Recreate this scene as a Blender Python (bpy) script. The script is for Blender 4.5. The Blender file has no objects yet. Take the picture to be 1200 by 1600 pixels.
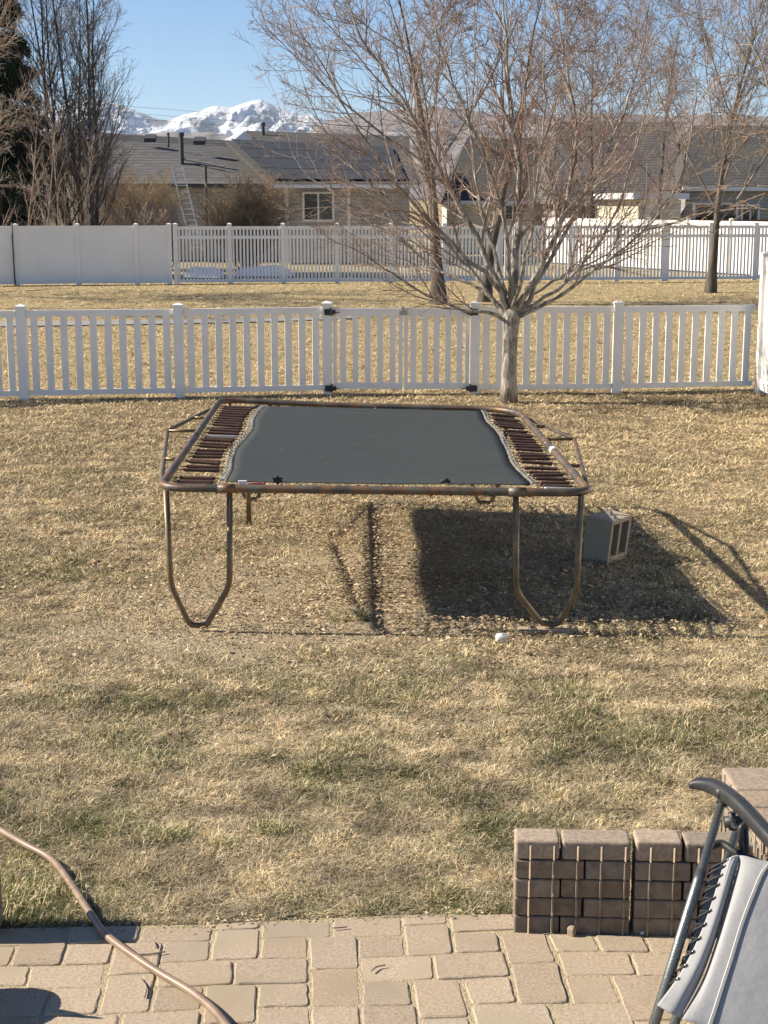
import bpy, math, random
import numpy as np
from mathutils import Vector, Matrix
R = math.radians
sc = bpy.context.scene
rng = np.random.default_rng(7)
random.seed(7)

# ------------------------------------------------------------------ camera
CAMH, PITCH, F = 2.6, R(11.5), 2400.0          # F in photograph pixels (1200 x 1600)
cd = bpy.data.cameras.new("camera"); cam = bpy.data.objects.new("camera", cd)
sc.collection.objects.link(cam); sc.camera = cam
cam.location = (0, 0, CAMH); cam.rotation_euler = (R(90) - PITCH, 0, 0)
cd.sensor_fit = 'VERTICAL'; cd.sensor_height = 24.0; cd.lens = 24.0 * F / 1600.0
cd.clip_start = 0.05; cd.clip_end = 60000
# ------------------------------------------------------------------ sky and sun
SUNV = Vector((-1.47, 0.10, 1.0)).normalized()   # towards the sun
w = bpy.data.worlds.new("World"); sc.world = w; w.use_nodes = True
nt = w.node_tree; bg = nt.nodes["Background"]
sky = nt.nodes.new("ShaderNodeTexSky"); sky.sky_type = 'NISHITA'; sky.sun_disc = False
sky.sun_elevation = math.asin(SUNV.z); sky.sun_rotation = math.atan2(SUNV.x, SUNV.y)
sky.altitude = 2600; sky.air_density = 1.0; sky.dust_density = 0.3; sky.ozone_density = 4.0
nt.links.new(sky.outputs[0], bg.inputs[0]); bg.inputs[1].default_value = 0.068
sd = bpy.data.lights.new("sun", 'SUN'); sun = bpy.data.objects.new("sun", sd)
sc.collection.objects.link(sun)
sd.energy = 4.8; sd.angle = R(0.53); sd.color = (1.0, 0.90, 0.75)
sun.rotation_euler = SUNV.to_track_quat('Z', 'Y').to_euler()
sun.location = (0, 0, 30)
sc.view_settings.view_transform = 'Standard'; sc.view_settings.look = 'None'
sc.view_settings.exposure = 1.05; sc.view_settings.gamma = 1.0

# ------------------------------------------------------------------ helpers
cP, sP = math.cos(PITCH), math.sin(PITCH)
def ray(px, py):
    a = (px - 600) / F; b = (800 - py) / F
    return Vector((a, cP + b * sP, -sP + b * cP))
def G(px, py, z=0.0):                      # pixel -> point at height z
    r = ray(px, py); t = (z - CAMH) / r.z
    return Vector((r.x * t, r.y * t, z))
def D(px, py, Y):                          # pixel -> point at world distance Y
    r = ray(px, py); t = Y / r.y
    return Vector((r.x * t, Y, CAMH + r.z * t))
def tag(o, label=None, cat=None, group=None, kind=None):
    if label: o['label'] = label
    if cat: o['category'] = cat
    if group: o['group'] = group
    if kind: o['kind'] = kind
    return o
def link(o, parent=None):
    sc.collection.objects.link(o)
    if parent is not None: o.parent = parent
    return o
def empty(name, loc=(0, 0, 0), rz=0.0):
    o = bpy.data.objects.new(name, None); o.location = loc; o.rotation_euler = (0, 0, rz)
    o.empty_display_size = 0.1
    return link(o)
def copy_tree(o, parent=None):
    c = o.copy(); sc.collection.objects.link(c)
    if parent is not None: c.parent = parent
    for ch in [x for x in bpy.data.objects if x.parent == o]: copy_tree(ch, c)
    return c
def np_mesh(name, V, quads=None, tris=None, mat=None, parent=None, smooth=False, attr=None):
    me = bpy.data.meshes.new(name)
    V = np.asarray(V, dtype=np.float32).reshape(-1, 3)
    loops = []; starts = []; n = 0
    if quads is not None and len(quads):
        q = np.asarray(quads, dtype=np.int32); loops.append(q.ravel()); starts.append(np.arange(len(q)) * 4); n += q.size
    if tris is not None and len(tris):
        t = np.asarray(tris, dtype=np.int32); loops.append(t.ravel()); starts.append(n + np.arange(len(t)) * 3)
    L = np.concatenate(loops).astype(np.int32); S = np.concatenate(starts).astype(np.int32)
    me.vertices.add(len(V)); me.vertices.foreach_set("co", V.ravel())
    me.loops.add(len(L)); me.loops.foreach_set("vertex_index", L)
    me.polygons.add(len(S)); me.polygons.foreach_set("loop_start", S)
    if smooth: me.polygons.foreach_set("use_smooth", np.ones(len(S), dtype=bool))
    if attr is not None:
        ca = me.color_attributes.new(name="tint", type='FLOAT_COLOR', domain='POINT')
        A = np.ones((len(V), 4), dtype=np.float32); A[:, :3] = attr
        ca.data.foreach_set("color", A.ravel())
    me.update(calc_edges=True); me.validate()
    if mat: me.materials.append(mat)
    return link(bpy.data.objects.new(name, me), parent)
class MB:
    def __init__(s): s.v = []; s.f = []
    def add(s, vs, fs):
        b = len(s.v); s.v += [tuple(p) for p in vs]; s.f += [tuple(i + b for i in f) for f in fs]; return s
    def box(s, lo, hi, M=None):
        x0, y0, z0 = lo; x1, y1, z1 = hi
        vs = [Vector(p) for p in ((x0,y0,z0),(x1,y0,z0),(x1,y1,z0),(x0,y1,z0),(x0,y0,z1),(x1,y0,z1),(x1,y1,z1),(x0,y1,z1))]
        if M is not None: vs = [M @ p for p in vs]
        return s.add(vs, [(0,3,2,1),(4,5,6,7),(0,1,5,4),(1,2,6,5),(2,3,7,6),(3,0,4,7)])
    def beam(s, a, b, wdt, hgt, up=(0, 0, 1)):
        a, b = Vector(a), Vector(b); t = (b - a).normalized(); u = t.cross(Vector(up))
        if u.length < 1e-4: u = t.cross(Vector((0, 1, 0)))
        u.normalize(); v = u.cross(t)
        vs = [p + u * i * wdt / 2 + v * j * hgt / 2 for p in (a, b) for i, j in ((-1,-1),(1,-1),(1,1),(-1,1))]
        return s.add(vs, [(0,1,2,3),(7,6,5,4),(0,4,5,1),(1,5,6,2),(2,6,7,3),(3,7,4,0)])
    def slab(s, ps, th):
        ps = [Vector(p) for p in ps]; n = (ps[1] - ps[0]).cross(ps[-1] - ps[0]).normalized() * th
        k = len(ps); vs = ps + [p - n for p in ps]
        return s.add(vs, [tuple(range(k)), tuple(range(2 * k - 1, k - 1, -1))] + [(i, i + k, (i + 1) % k + k, (i + 1) % k) for i in range(k)])
    def tube(s, pts, r, n=10, cap=True, closed=False):
        pts = [Vector(p) for p in pts]; m = len(pts)
        rs = r if isinstance(r, (list, tuple)) else [r] * m
        ts = []
        for i in range(m):
            a = pts[(i - 1) % m] if (closed or i) else pts[0]; b = pts[(i + 1) % m] if (closed or i < m - 1) else pts[-1]
            ts.append((b - a).normalized())
        u = ts[0].cross(Vector((0, 0, 1)))
        if u.length < 1e-3: u = ts[0].cross(Vector((0, 1, 0)))
        u.normalize(); vs = []
        for i in range(m):
            u = (u - ts[i] * u.dot(ts[i])).normalized(); v = ts[i].cross(u)
            for k in range(n):
                a = 2 * math.pi * k / n; vs.append(pts[i] + (u * math.cos(a) + v * math.sin(a)) * rs[i])
        fs = []
        for i in range(m if closed else m - 1):
            j = (i + 1) % m
            for k in range(n):
                fs.append((i * n + k, i * n + (k + 1) % n, j * n + (k + 1) % n, j * n + k))
        if cap and not closed:
            fs.append(tuple(range(n - 1, -1, -1))); fs.append(tuple((m - 1) * n + k for k in range(n)))
        return s.add(vs, fs)
    def build(s, name, mat, parent=None, smooth=False, bevel=0.0, seg=2):
        me = bpy.data.meshes.new(name); me.from_pydata(s.v, [], s.f); me.update()
        if smooth:
            for p in me.polygons: p.use_smooth = True
        me.materials.append(mat)
        o = link(bpy.data.objects.new(name, me), parent)
        if bevel:
            m = o.modifiers.new("bevel", 'BEVEL'); m.width = bevel; m.segments = seg; m.limit_method = 'ANGLE'
        elif smooth == 'auto' and hasattr(me, 'shade_auto_smooth'): pass
        return o
def spline(pts, n=8):                      # Catmull-Rom through the points
    P = [Vector(p) for p in pts]; P = [P[0] * 2 - P[1]] + P + [P[-1] * 2 - P[-2]]; out = []
    for i in range(1, len(P) - 2):
        for k in range(n):
            t = k / n; a, b, c, d = P[i-1], P[i], P[i+1], P[i+2]
            out.append(0.5 * ((2*b) + (c-a)*t + (2*a-5*b+4*c-d)*t*t + (3*b-a-3*c+d)*t**3))
    out.append(P[-2]); return out

def mat(name, c1, c2=None, rough=0.8, scale=8.0, detail=6.0, bump=0.0, bscale=None, metal=0.0, lo=0.35, hi=0.65, spec=0.5, world=False, stretch=None, c3=None, s3=1.0):
    m = bpy.data.materials.new(name); m.use_nodes = True; N = m.node_tree.nodes; L = m.node_tree.links
    p = N["Principled BSDF"]; p.inputs['Roughness'].default_value = rough; p.inputs['Metallic'].default_value = metal
    p.inputs['Specular IOR Level'].default_value = spec
    p.inputs['Base Color'].default_value = (*c1, 1)
    tc = N.new("ShaderNodeTexCoord"); co = tc.outputs['Object']
    if world:
        g = N.new("ShaderNodeNewGeometry"); co = g.outputs['Position']
    if stretch:
        mp = N.new("ShaderNodeMapping"); mp.inputs['Scale'].default_value = stretch; L.new(co, mp.inputs[0]); co = mp.outputs[0]
    if c2:
        n = N.new("ShaderNodeTexNoise"); n.inputs['Scale'].default_value = scale; n.inputs['Detail'].default_value = detail; n.inputs['Roughness'].default_value = 0.65
        L.new(co, n.inputs['Vector']); r = N.new("ShaderNodeValToRGB")
        r.color_ramp.elements[0].position = lo; r.color_ramp.elements[1].position = hi
        r.color_ramp.elements[0].color = (*c1, 1); r.color_ramp.elements[1].color = (*c2, 1)
        L.new(n.outputs['Fac'], r.inputs[0]); out = r.outputs[0]
        if c3:
            n3 = N.new("ShaderNodeTexNoise"); n3.inputs['Scale'].default_value = s3; n3.inputs['Detail'].default_value = 4
            L.new(co, n3.inputs['Vector']); r3 = N.new("ShaderNodeValToRGB"); r3.color_ramp.elements[0].position = 0.5; r3.color_ramp.elements[1].position = 0.62
            L.new(n3.outputs['Fac'], r3.inputs[0]); mx = N.new("ShaderNodeMix"); mx.data_type = 'RGBA'
            L.new(r3.outputs[0], mx.inputs[0]); L.new(out, mx.inputs[6]); mx.inputs[7].default_value = (*c3, 1); out = mx.outputs[2]
        L.new(out, p.inputs['Base Color'])
    if bump:
        b = N.new("ShaderNodeTexNoise"); b.inputs['Scale'].default_value = bscale or scale; b.inputs['Detail'].default_value = 6
        L.new(co, b.inputs['Vector']); bn = N.new("ShaderNodeBump"); bn.inputs['Strength'].default_value = 1.0; bn.inputs['Distance'].default_value = bump
        L.new(b.outputs['Fac'], bn.inputs['Height']); L.new(bn.outputs[0], p.inputs['Normal'])
    return m
def tint_mat(name, rough=0.85, trans=0.0):
    m = bpy.data.materials.new(name); m.use_nodes = True; N = m.node_tree.nodes; L = m.node_tree.links
    p = N["Principled BSDF"]; p.inputs['Roughness'].default_value = rough; p.inputs['Specular IOR Level'].default_value = 0.25
    a = N.new("ShaderNodeAttribute"); a.attribute_name = "tint"; L.new(a.outputs['Color'], p.inputs['Base Color'])
    if trans:
        t = N.new("ShaderNodeBsdfTranslucent"); L.new(a.outputs['Color'], t.inputs[0]); mx = N.new("ShaderNodeMixShader"); mx.inputs[0].default_value = trans
        L.new(p.outputs[0], mx.inputs[1]); L.new(t.outputs[0], mx.inputs[2]); L.new(mx.outputs[0], N["Material Output"].inputs[0])
    return m
def lined(m, axis, period, depth, dark, width=0.12, col=True):
    """lap lines (siding, shingles, tongue and groove) along an axis of the object"""
    N = m.node_tree.nodes; L = m.node_tree.links; p = N["Principled BSDF"]
    tc = N.new("ShaderNodeTexCoord"); sx = N.new("ShaderNodeSeparateXYZ"); L.new(tc.outputs['Object'], sx.inputs[0])
    d = N.new("ShaderNodeMath"); d.operation = 'DIVIDE'; d.inputs[1].default_value = period; L.new(sx.outputs[axis], d.inputs[0])
    f = N.new("ShaderNodeMath"); f.operation = 'FRACT'; L.new(d.outputs[0], f.inputs[0])
    b = N.new("ShaderNodeBump"); b.inputs['Distance'].default_value = depth; L.new(f.outputs[0], b.inputs['Height']); L.new(b.outputs[0], p.inputs['Normal'])
    if col:
        c = N.new("ShaderNodeMath"); c.operation = 'LESS_THAN'; c.inputs[1].default_value = width; L.new(f.outputs[0], c.inputs[0])
        mx = N.new("ShaderNodeMix"); mx.data_type = 'RGBA'; L.new(c.outputs[0], mx.inputs[0])
        src = p.inputs['Base Color'].links
        if src: L.new(src[0].from_socket, mx.inputs[6])
        else: mx.inputs[6].default_value = p.inputs['Base Color'].default_value
        mx.inputs[7].default_value = (*dark, 1); L.new(mx.outputs[2], p.inputs['Base Color'])
    return m
def vnoise(x, y, s, seed):                 # smooth value noise for numpy arrays, 0..1
    T = np.random.default_rng(seed).random((256, 256)); x = x / s + 500.3; y = y / s + 500.7
    xi = np.floor(x).astype(int); yi = np.floor(y).astype(int); fx = x - xi; fy = y - yi
    fx = fx * fx * (3 - 2 * fx); fy = fy * fy * (3 - 2 * fy); a = T[xi & 255, yi & 255]; b = T[(xi+1) & 255, yi & 255]
    c = T[xi & 255, (yi+1) & 255]; d = T[(xi+1) & 255, (yi+1) & 255]
    return (a * (1-fx) + b * fx) * (1-fy) + (c * (1-fx) + d * fx) * fy
def fbm(x, y, s, seed, o=4):
    t = 0; a = 0.5; n = 0
    for i in range(o): t = t + a * vnoise(x, y, s / 2**i, seed + i); n += a; a *= 0.55
    return t / n

def unit_tint(o, nv, lo, hi, warm=.04, seed=1):
    """each stone gets its own shade: point attribute multiplied into the colour"""
    me = o.data; n = len(me.vertices); g = np.random.default_rng(seed); k = n // nv + 1
    c = g.uniform(lo, hi, (k, 1)) * np.array([1, 1, 1.]) * (1 + g.normal(0, warm, (k, 1)) * np.array([1, 0, -1.])); A = np.ones((n, 4), dtype=np.float32); A[:, :3] = np.repeat(c, nv, axis=0)[:n]
    ca = me.color_attributes.new(name="tint", type='FLOAT_COLOR', domain='POINT'); ca.data.foreach_set("color", A.ravel())
def tinted(m):
    N = m.node_tree.nodes; L = m.node_tree.links; p = N["Principled BSDF"]; a = N.new("ShaderNodeAttribute"); a.attribute_name = "tint"
    mx = N.new("ShaderNodeMix"); mx.data_type = 'RGBA'; mx.blend_type = 'MULTIPLY'; mx.inputs[0].default_value = 1.0
    L.new(p.inputs['Base Color'].links[0].from_socket, mx.inputs[6]); L.new(a.outputs['Color'], mx.inputs[7]); L.new(mx.outputs[2], p.inputs['Base Color']); return m
# ------------------------------------------------------------------ materials
M = {}
M['soil'] = mat("soil_thatch", (0.20, 0.14, 0.075), (0.36, 0.28, 0.16), 0.95, 22, 10, 0.02, 60, world=True, c3=(0.40, 0.33, 0.23), s3=0.9, spec=0.1)
M['turf'] = mat("far_turf", (0.30, 0.235, 0.125), (0.46, 0.37, 0.21), 0.95, 5, 10, 0.03, 40, world=True, spec=0.1)
M['vinyl'] = mat("white_vinyl", (0.80, 0.77, 0.715), (0.88, 0.855, 0.80), 0.5, 2.2, 10)
M['vinyl_far'] = mat("white_vinyl_weathered", (0.79, 0.78, 0.76), (0.86, 0.85, 0.83), 0.5, 0.8, 4)
M['hinge'] = mat("black_hinge", (0.02, 0.02, 0.02), None, 0.45)
M['steel'] = mat("bare_steel", (0.45, 0.45, 0.44), (0.30, 0.28, 0.25), 0.4, 40, metal=0.8)
M['rust'] = mat("rusty_tube", (0.075, 0.066, 0.055), (0.21, 0.105, 0.045), 0.5, 6, 8, 0.0015, 70, metal=0.3, lo=0.45, hi=0.62, world=True, c3=(0.13, 0.118, 0.09), s3=8)
M['rust_leg'] = mat("brown_tube", (0.10, 0.078, 0.045), (0.23, 0.15, 0.075), 0.42, 9, 8, 0.001, 70, metal=0.4, world=True)
M['spring'] = mat("rusty_spring", (0.055, 0.032, 0.025), (0.11, 0.06, 0.045), 0.65, 14, metal=0.3, world=True)
M['spring_new'] = mat("zinc_spring", (0.45, 0.44, 0.43), None, 0.4, metal=0.6)
M['ring'] = mat("zinc_ring", (0.40, 0.36, 0.28), None, 0.45, metal=0.5)
M['webbing'] = mat("frayed_webbing", (0.12, 0.13, 0.13), (0.29, 0.31, 0.31), 0.85, 40, world=True)
M['mat'] = mat("woven_mat", (0.026, 0.030, 0.028), (0.052, 0.057, 0.054), 0.7, 3.0, 8, 0.0, stretch=(0.3, 17.0, 1.0), world=True, spec=0.3, lo=.25, hi=.75)
M['cblock'] = mat("cinder_block", (0.26, 0.22, 0.16), (0.36, 0.31, 0.235), 0.95, 60, 8, 0.0009, 120)
M['paver'] = mat("tumbled_paver", (0.245, 0.195, 0.145), (0.43, 0.345, 0.255), 0.95, 95, 12, 0.0014, 260, world=True, spec=0.12, c3=(0.34, 0.278, 0.20), s3=2.6, lo=.3, hi=.6)
M['sand'] = mat("joint_sand", (0.34, 0.28, 0.18), (0.46, 0.38, 0.25), 1.0, 70, 8, 0.008, 120, world=True, spec=0.1)
M['brick'] = mat("wall_paver", (0.175, 0.140, 0.108), (0.29, 0.238, 0.188), 0.95, 22, 10, 0.0012, 90, world=True, spec=0.15)
M['cap'] = mat("wall_cap", (0.22, 0.175, 0.13), (0.37, 0.30, 0.23), 0.95, 60, 12, 0.0006, 150, world=True, spec=0.15)
M['rubber'] = mat("brown_hose", (0.19, 0.13, 0.09), (0.27, 0.19, 0.135), 0.42, 15, world=True)
M['hammer'] = mat("hammered_grey", (0.13, 0.14, 0.135), (0.22, 0.23, 0.22), 0.38, 160, 3, 0.0012, 260, metal=0.75, world=True)
M['black'] = mat("black_plastic", (0.02, 0.021, 0.022), (0.032, 0.033, 0.034), 0.5, 30, bump=0.0006, bscale=300)
M['cord'] = mat("black_cord", (0.02, 0.02, 0.022), None, 0.7)
M['sling'] = mat("grey_sling", (0.30, 0.30, 0.302), (0.37, 0.368, 0.368), 0.95, 420, 6, 0.007, 9, world=True, spec=0.2)
M['sling_d'] = mat("flap_sling", (0.36, 0.36, 0.38), (0.42, 0.42, 0.44), 0.9, 6, 6, world=True, spec=0.2)  # rear flap cloth, slightly lighter and bluer grey than the main sling
M['thread'] = mat("seam_thread", (0.62, 0.62, 0.60), None, 0.8)
M['thread_d'] = mat("seam_binding", (0.16, 0.17, 0.19), None, 0.8)
M['bark_l'] = mat("pale_bark", (0.12, 0.10, 0.08), (0.38, 0.34, 0.28), 0.9, 16, 10, 0.02, 34, world=True, stretch=(1, 1, 0.35), lo=0.4, hi=0.6)
M['twig_l'] = mat("tan_twig", (0.20, 0.145, 0.11), (0.40, 0.32, 0.26), 0.85, 1.2, 4, world=True)
M['twig_r'] = mat("reddish_twig", (0.21, 0.145, 0.115), (0.34, 0.26, 0.21), 0.85, 1.2, 4, world=True)
M['twig_m'] = mat("warm_twig", (0.19, 0.115, 0.085), (0.34, 0.235, 0.18), 0.85, 1.2, 4, world=True)
M['bark_d'] = mat("dark_bark", (0.055, 0.045, 0.037), (0.14, 0.115, 0.09), 0.95, 6, 8, 0.02, 14, world=True, stretch=(1, 1, 0.3))
M['twig_d'] = mat("grey_twig", (0.15, 0.12, 0.10), (0.27, 0.225, 0.19), 0.9, 1.0, 4, world=True)
M['twig_o'] = mat("orange_twig", (0.34, 0.19, 0.09), (0.42, 0.28, 0.16), 0.8, 1.0, 4, world=True)
M['shrub'] = mat("tan_shrub", (0.22, 0.16, 0.10), (0.36, 0.27, 0.175), 0.9, 1.5, 4, world=True)
M['siding'] = lined(mat("grey_siding", (0.32, 0.318, 0.315), (0.355, 0.35, 0.345), 0.7, 2), 2, 0.16, 0.02, (0.20, 0.19, 0.18), 0.14)
M['cream'] = lined(mat("cream_siding", (0.66, 0.60, 0.46), (0.72, 0.66, 0.52), 0.7, 2), 2, 0.2, 0.015, (0.45, 0.41, 0.31), 0.1)
M['shingle'] = lined(mat("grey_shingle", (0.075, 0.072, 0.074), (0.135, 0.13, 0.13), 0.95, 2.2, 10, stretch=(1, 1, 5), world=True), 2, 0.13, 0.02, (0.05, 0.05, 0.05), 0.22)
M['shingle_d'] = lined(mat("dark_shingle", (0.05, 0.05, 0.05), (0.085, 0.082, 0.078), 0.95, 2.2, 10, stretch=(1, 1, 5), world=True), 2, 0.13, 0.02, (0.035, 0.035, 0.035), 0.22)
M['solar'] = mat("black_pool_mat", (0.022, 0.024, 0.027), (0.04, 0.042, 0.046), 0.65, 1.5, 6, stretch=(1, 1, 4), world=True)
M['trim'] = mat("white_trim", (0.74, 0.74, 0.73), None, 0.6)
M['glass'] = mat("dark_glass", (0.02, 0.022, 0.025), (0.06, 0.06, 0.055), 0.08, 1.2, 3)
M['pipe'] = mat("dark_pipe", (0.06, 0.06, 0.06), None, 0.6)
M['alu'] = mat("aluminium", (0.55, 0.56, 0.57), None, 0.35, metal=0.7)
M['snowy'] = mat("snow", (0.85, 0.87, 0.9), None, 0.7)
M['concrete'] = mat("path_concrete", (0.22, 0.215, 0.20), (0.28, 0.275, 0.26), 0.9, 3, world=True)
M['brown_paint'] = mat("brown_boards", (0.14, 0.07, 0.045), None, 0.8)

for k_ in ('paver', 'brick', 'cap'): tinted(M[k_])
M['rib'] = mat('rib_stone', (0.26, 0.205, 0.15), (0.40, 0.32, 0.24), 0.95, 14, world=True, spec=.15)
M['chip'] = M['rib']
# ------------------------------------------------------------------ ground
GZ = -0.02
def sheet(name, pts, z, m, **k):
    b = MB(); b.add([(p[0], p[1], z) for p in pts], [tuple(range(len(pts)))]); o = b.build(name, m); tag(o, kind='structure', **k); return o
sheet("ground", [(-8700, -20), (8700, -20), (8700, 12800), (-8700, 12800)], GZ - 0.05, M['turf'])
def bare_at(X, Y):
    med = fbm(X, Y, 0.55, 20, 4)
    b = np.clip(1.15 - np.hypot((X + 0.35) / 1.9, (Y - 9.6) / 1.7), 0, 1) * 1.1 + np.clip(1 - np.hypot((X + 1.9) / 1.7, (Y - 8.8) / 1.5), 0, 1) * .5
    b = b + .22 * np.clip(fbm(X, Y, 1.6, 63, 3) - .5, 0, 1) * 3 * (Y < 16)
    b = b + .75 * np.clip(1.2 - np.hypot((X - 0.4) / 2.0, (Y - 11.2) / 1.8), 0, 1)
    return np.clip(b * (0.25 + 1.35 * med), 0, 0.93)
def lawn_ground():
    xs = np.arange(-7.0, 7.01, .05); ys = np.arange(1.0, 22.6, .05); X, Y = np.meshgrid(xs, ys, indexing='ij'); b = bare_at(X, Y)[..., None]
    n = fbm(X, Y, .25, 91, 5)[..., None]; n2 = fbm(X, Y, .9, 95, 3)[..., None]
    th = np.array([.17, .132, .078]) * (.6 + .9 * n); du = np.array([.37, .31, .21]) * (.75 + .5 * n) ; c = th * (1 - b) + du * b
    Z = GZ - .006 + .008 * (n[..., 0] - .5) - .02 * (Y < np.interp(X, [-7, 7], [5.2, 5.2]))
    nx, ny = X.shape; i = (np.arange(nx - 1)[:, None] * ny + np.arange(ny - 1)[None, :]).ravel()
    m = tint_mat("thatch_and_soil", .95); N = m.node_tree.nodes; L = m.node_tree.links; p = N["Principled BSDF"]; p.inputs['Specular IOR Level'].default_value = .1
    g = N.new("ShaderNodeNewGeometry"); t = N.new("ShaderNodeTexNoise"); t.inputs['Scale'].default_value = 75; t.inputs['Detail'].default_value = 8; L.new(g.outputs['Position'], t.inputs['Vector'])
    bn = N.new("ShaderNodeBump"); bn.inputs['Distance'].default_value = .022; L.new(t.outputs['Fac'], bn.inputs['Height']); L.new(bn.outputs[0], p.inputs['Normal'])
    o = np_mesh("lawn", np.stack([X, Y, Z], 2).reshape(-1, 3), np.stack([i, i + ny, i + ny + 1, i + 1], 1), None, m, None, True, attr=c.reshape(-1, 3)); tag(o, kind='structure')
lawn_ground()
sheet("common_lawn", [(-60, 21.6), (60, 21.6), (60, 49.4), (-60, 49.4)], GZ - .004, M['turf'])
pl = [G(x, y, 0) for x, y in ((-900, 514), (-200, 511), (0, 510), (250, 506), (430, 502), (560, 497), (560, 494), (430, 497), (250, 500), (0, 503), (-200, 504), (-900, 505))]
sheet("concrete_path", [(p.x, p.y) for p in pl], 0.002, M['concrete'])

# patio: sand bed + pavers, the visible ones laid where the photograph has them
Q = """0 1452 104 1449 100 1473 -8 1479;110 1449 218 1447 213 1470 107 1474;223 1450 332 1449 328 1469 220 1472;341 1443 404 1441 404 1450 337 1453
411 1441 515 1440 516 1463 409 1465;521 1436 626 1434 628 1461 520 1464;629 1430 697 1428 698 1442 629 1446;703 1431 806 1429 812 1451 708 1456
-40 1479 24 1478 12 1508 -52 1510;30 1476 104 1473 92 1507 17 1509;110 1475 177 1474 168 1505 96 1507;182 1474 254 1472 243 1520 169 1524;258 1472 329 1470 325 1499 250 1504
338 1453 405 1451 402 1497 330 1499;411 1466 480 1465 480 1496 407 1497;484 1465 556 1464 560 1512 486 1514;561 1464 629 1464 632 1493 562 1495;632 1447 700 1447 707 1489 636 1493
708 1459 775 1459 781 1486 712 1488;782 1457 850 1457 868 1502 796 1505;857 1458 925 1461 937 1485 870 1486;930 1461 1003 1463 1015 1487 942 1486;1008 1463 1075 1463 1090 1488 1020 1488
-50 1511 46 1510 39 1539 -60 1540;50 1510 165 1507 157 1541 41 1544;170 1525 242 1521 231 1580 155 1584;250 1505 362 1501 361 1537 244 1542;368 1500 480 1497 480 1535 366 1538
487 1516 558 1514 563 1570 487 1572;563 1496 673 1493 677 1528 566 1533;678 1492 786 1487 796 1524 684 1530;798 1507 870 1504 888 1566 812 1568;872 1488 979 1488 994 1522 884 1523;986 1490 1060 1490 1075 1523 998 1523
-30 1543 78 1546 62 1586 -48 1586;83 1546 160 1543 147 1583 68 1586;246 1543 318 1540 313 1576 236 1580;323 1541 400 1539 398 1597 318 1598;406 1538 480 1536 482 1571 403 1573
567 1534 637 1533 643 1569 567 1571;646 1533 716 1531 731 1588 656 1590;725 1530 795 1526 806 1565 737 1568;884 1526 950 1525 970 1566 896 1567;957 1525 1035 1525 1060 1592 983 1594
70 1588 185 1585 178 1625 58 1628;193 1586 312 1580 308 1620 186 1624;402 1576 482 1574 486 1615 400 1618;487 1575 560 1573 563 1613 490 1615;566 1573 648 1571 654 1612 568 1614
738 1570 853 1569 868 1610 748 1612;861 1569 977 1568 995 1610 876 1612;658 1592 731 1590 738 1625 660 1628;318 1601 398 1600 398 1640 314 1642;990 1596 1062 1595 1080 1630 1002 1632;-70 1590 60 1590 50 1628 -84 1628
1042 1526 1115 1526 1145 1592 1066 1593;1066 1490 1175 1490 1195 1523 1082 1523;1082 1464 1150 1464 1164 1487 1096 1488"""
def paver(b, c, dz, tilt, th=0.06, edge=0.0065):
    """rounded-edge stone: bottom ring, side ring, bevel ring, top ring with irregular corners"""
    ctr = sum(c, Vector()) / len(c); ring = []
    for i in range(4):
        p, q = c[i], c[(i + 1) % 4]; pr = c[i - 1]
        r = 0.016 + random.random() * 0.010
        a = p + (pr - p).normalized() * r; e = p + (q - p).normalized() * r; m_ = (a + e) * 0.5 + (p - (a + e) * 0.5) * 0.55
        ring += [a, m_, e]
        for k in range(1, 4):
            t = k / 4; s_ = e + ((q + (p - q).normalized() * 0.02) - e) * t
            ring.append(s_ + (ctr - s_).normalized() * random.uniform(-0.0012, 0.0028))
    n = len(ring); vs = []
    for off, z in ((0, -th), (0, -edge), (0.32, -edge * 0.38), (1.0, 0)):
        for p in ring:
            d = (ctr - p).normalized() * edge * off; q = p + d
            vs.append((q.x, q.y, z + dz + (q.x - ctr.x) * tilt[0] + (q.y - ctr.y) * tilt[1] + (random.uniform(-.0008, .0008) if off else 0)))
    fs = []
    for l in range(3):
        for i in range(n): fs.append((l*n + i, l*n + (i+1) % n, (l+1)*n + (i+1) % n, (l+1)*n + i))
    fs.append(tuple(3*n + i for i in range(n))); b.add(vs, fs)
pb = MB(); hull = []
for row in Q.replace("\n", ";").split(";"):
    v = [float(t) for t in row.split()]
    c = [G(v[i], v[i+1], 0) for i in range(0, 8, 2)]
    c = [c[3], c[2], c[1], c[0]]; cc_ = (c[0] + c[1] + c[2] + c[3]) / 4; c = [p + (p - cc_).normalized() * .0035 for p in c]
    paver(pb, c, random.uniform(-0.002, 0.003), (random.uniform(-.016, .016), random.uniform(-.016, .016)))
    hull.append((min(p.x for p in c), max(p.x for p in c), min(p.y for p in c), max(p.y for p in c)))
yy = 5.22
row = 0
while yy > 1.2:
    x = -4.2 + (row % 3) * 0.06
    while x < 4.2:
        wd = random.choice((0.155, 0.235)); h = 0.155
        if all(x + wd < a - 0.0 or x > b_ + 0.0 or yy - h > d_ or yy < c_ for a, b_, c_, d_ in hull):
            paver(pb, [Vector((x, yy - h, 0)), Vector((x + wd, yy - h, 0)), Vector((x + wd, yy, 0)), Vector((x, yy, 0))], random.uniform(-.004, .003), (random.uniform(-.02, .02), random.uniform(-.02, .02)))
        x += wd + 0.012
    yy -= 0.167; row += 1
o = pb.build("patio", M['paver'], smooth=False); unit_tint(o, 96, .90, 1.12, .008); tag(o, kind='structure')
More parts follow.
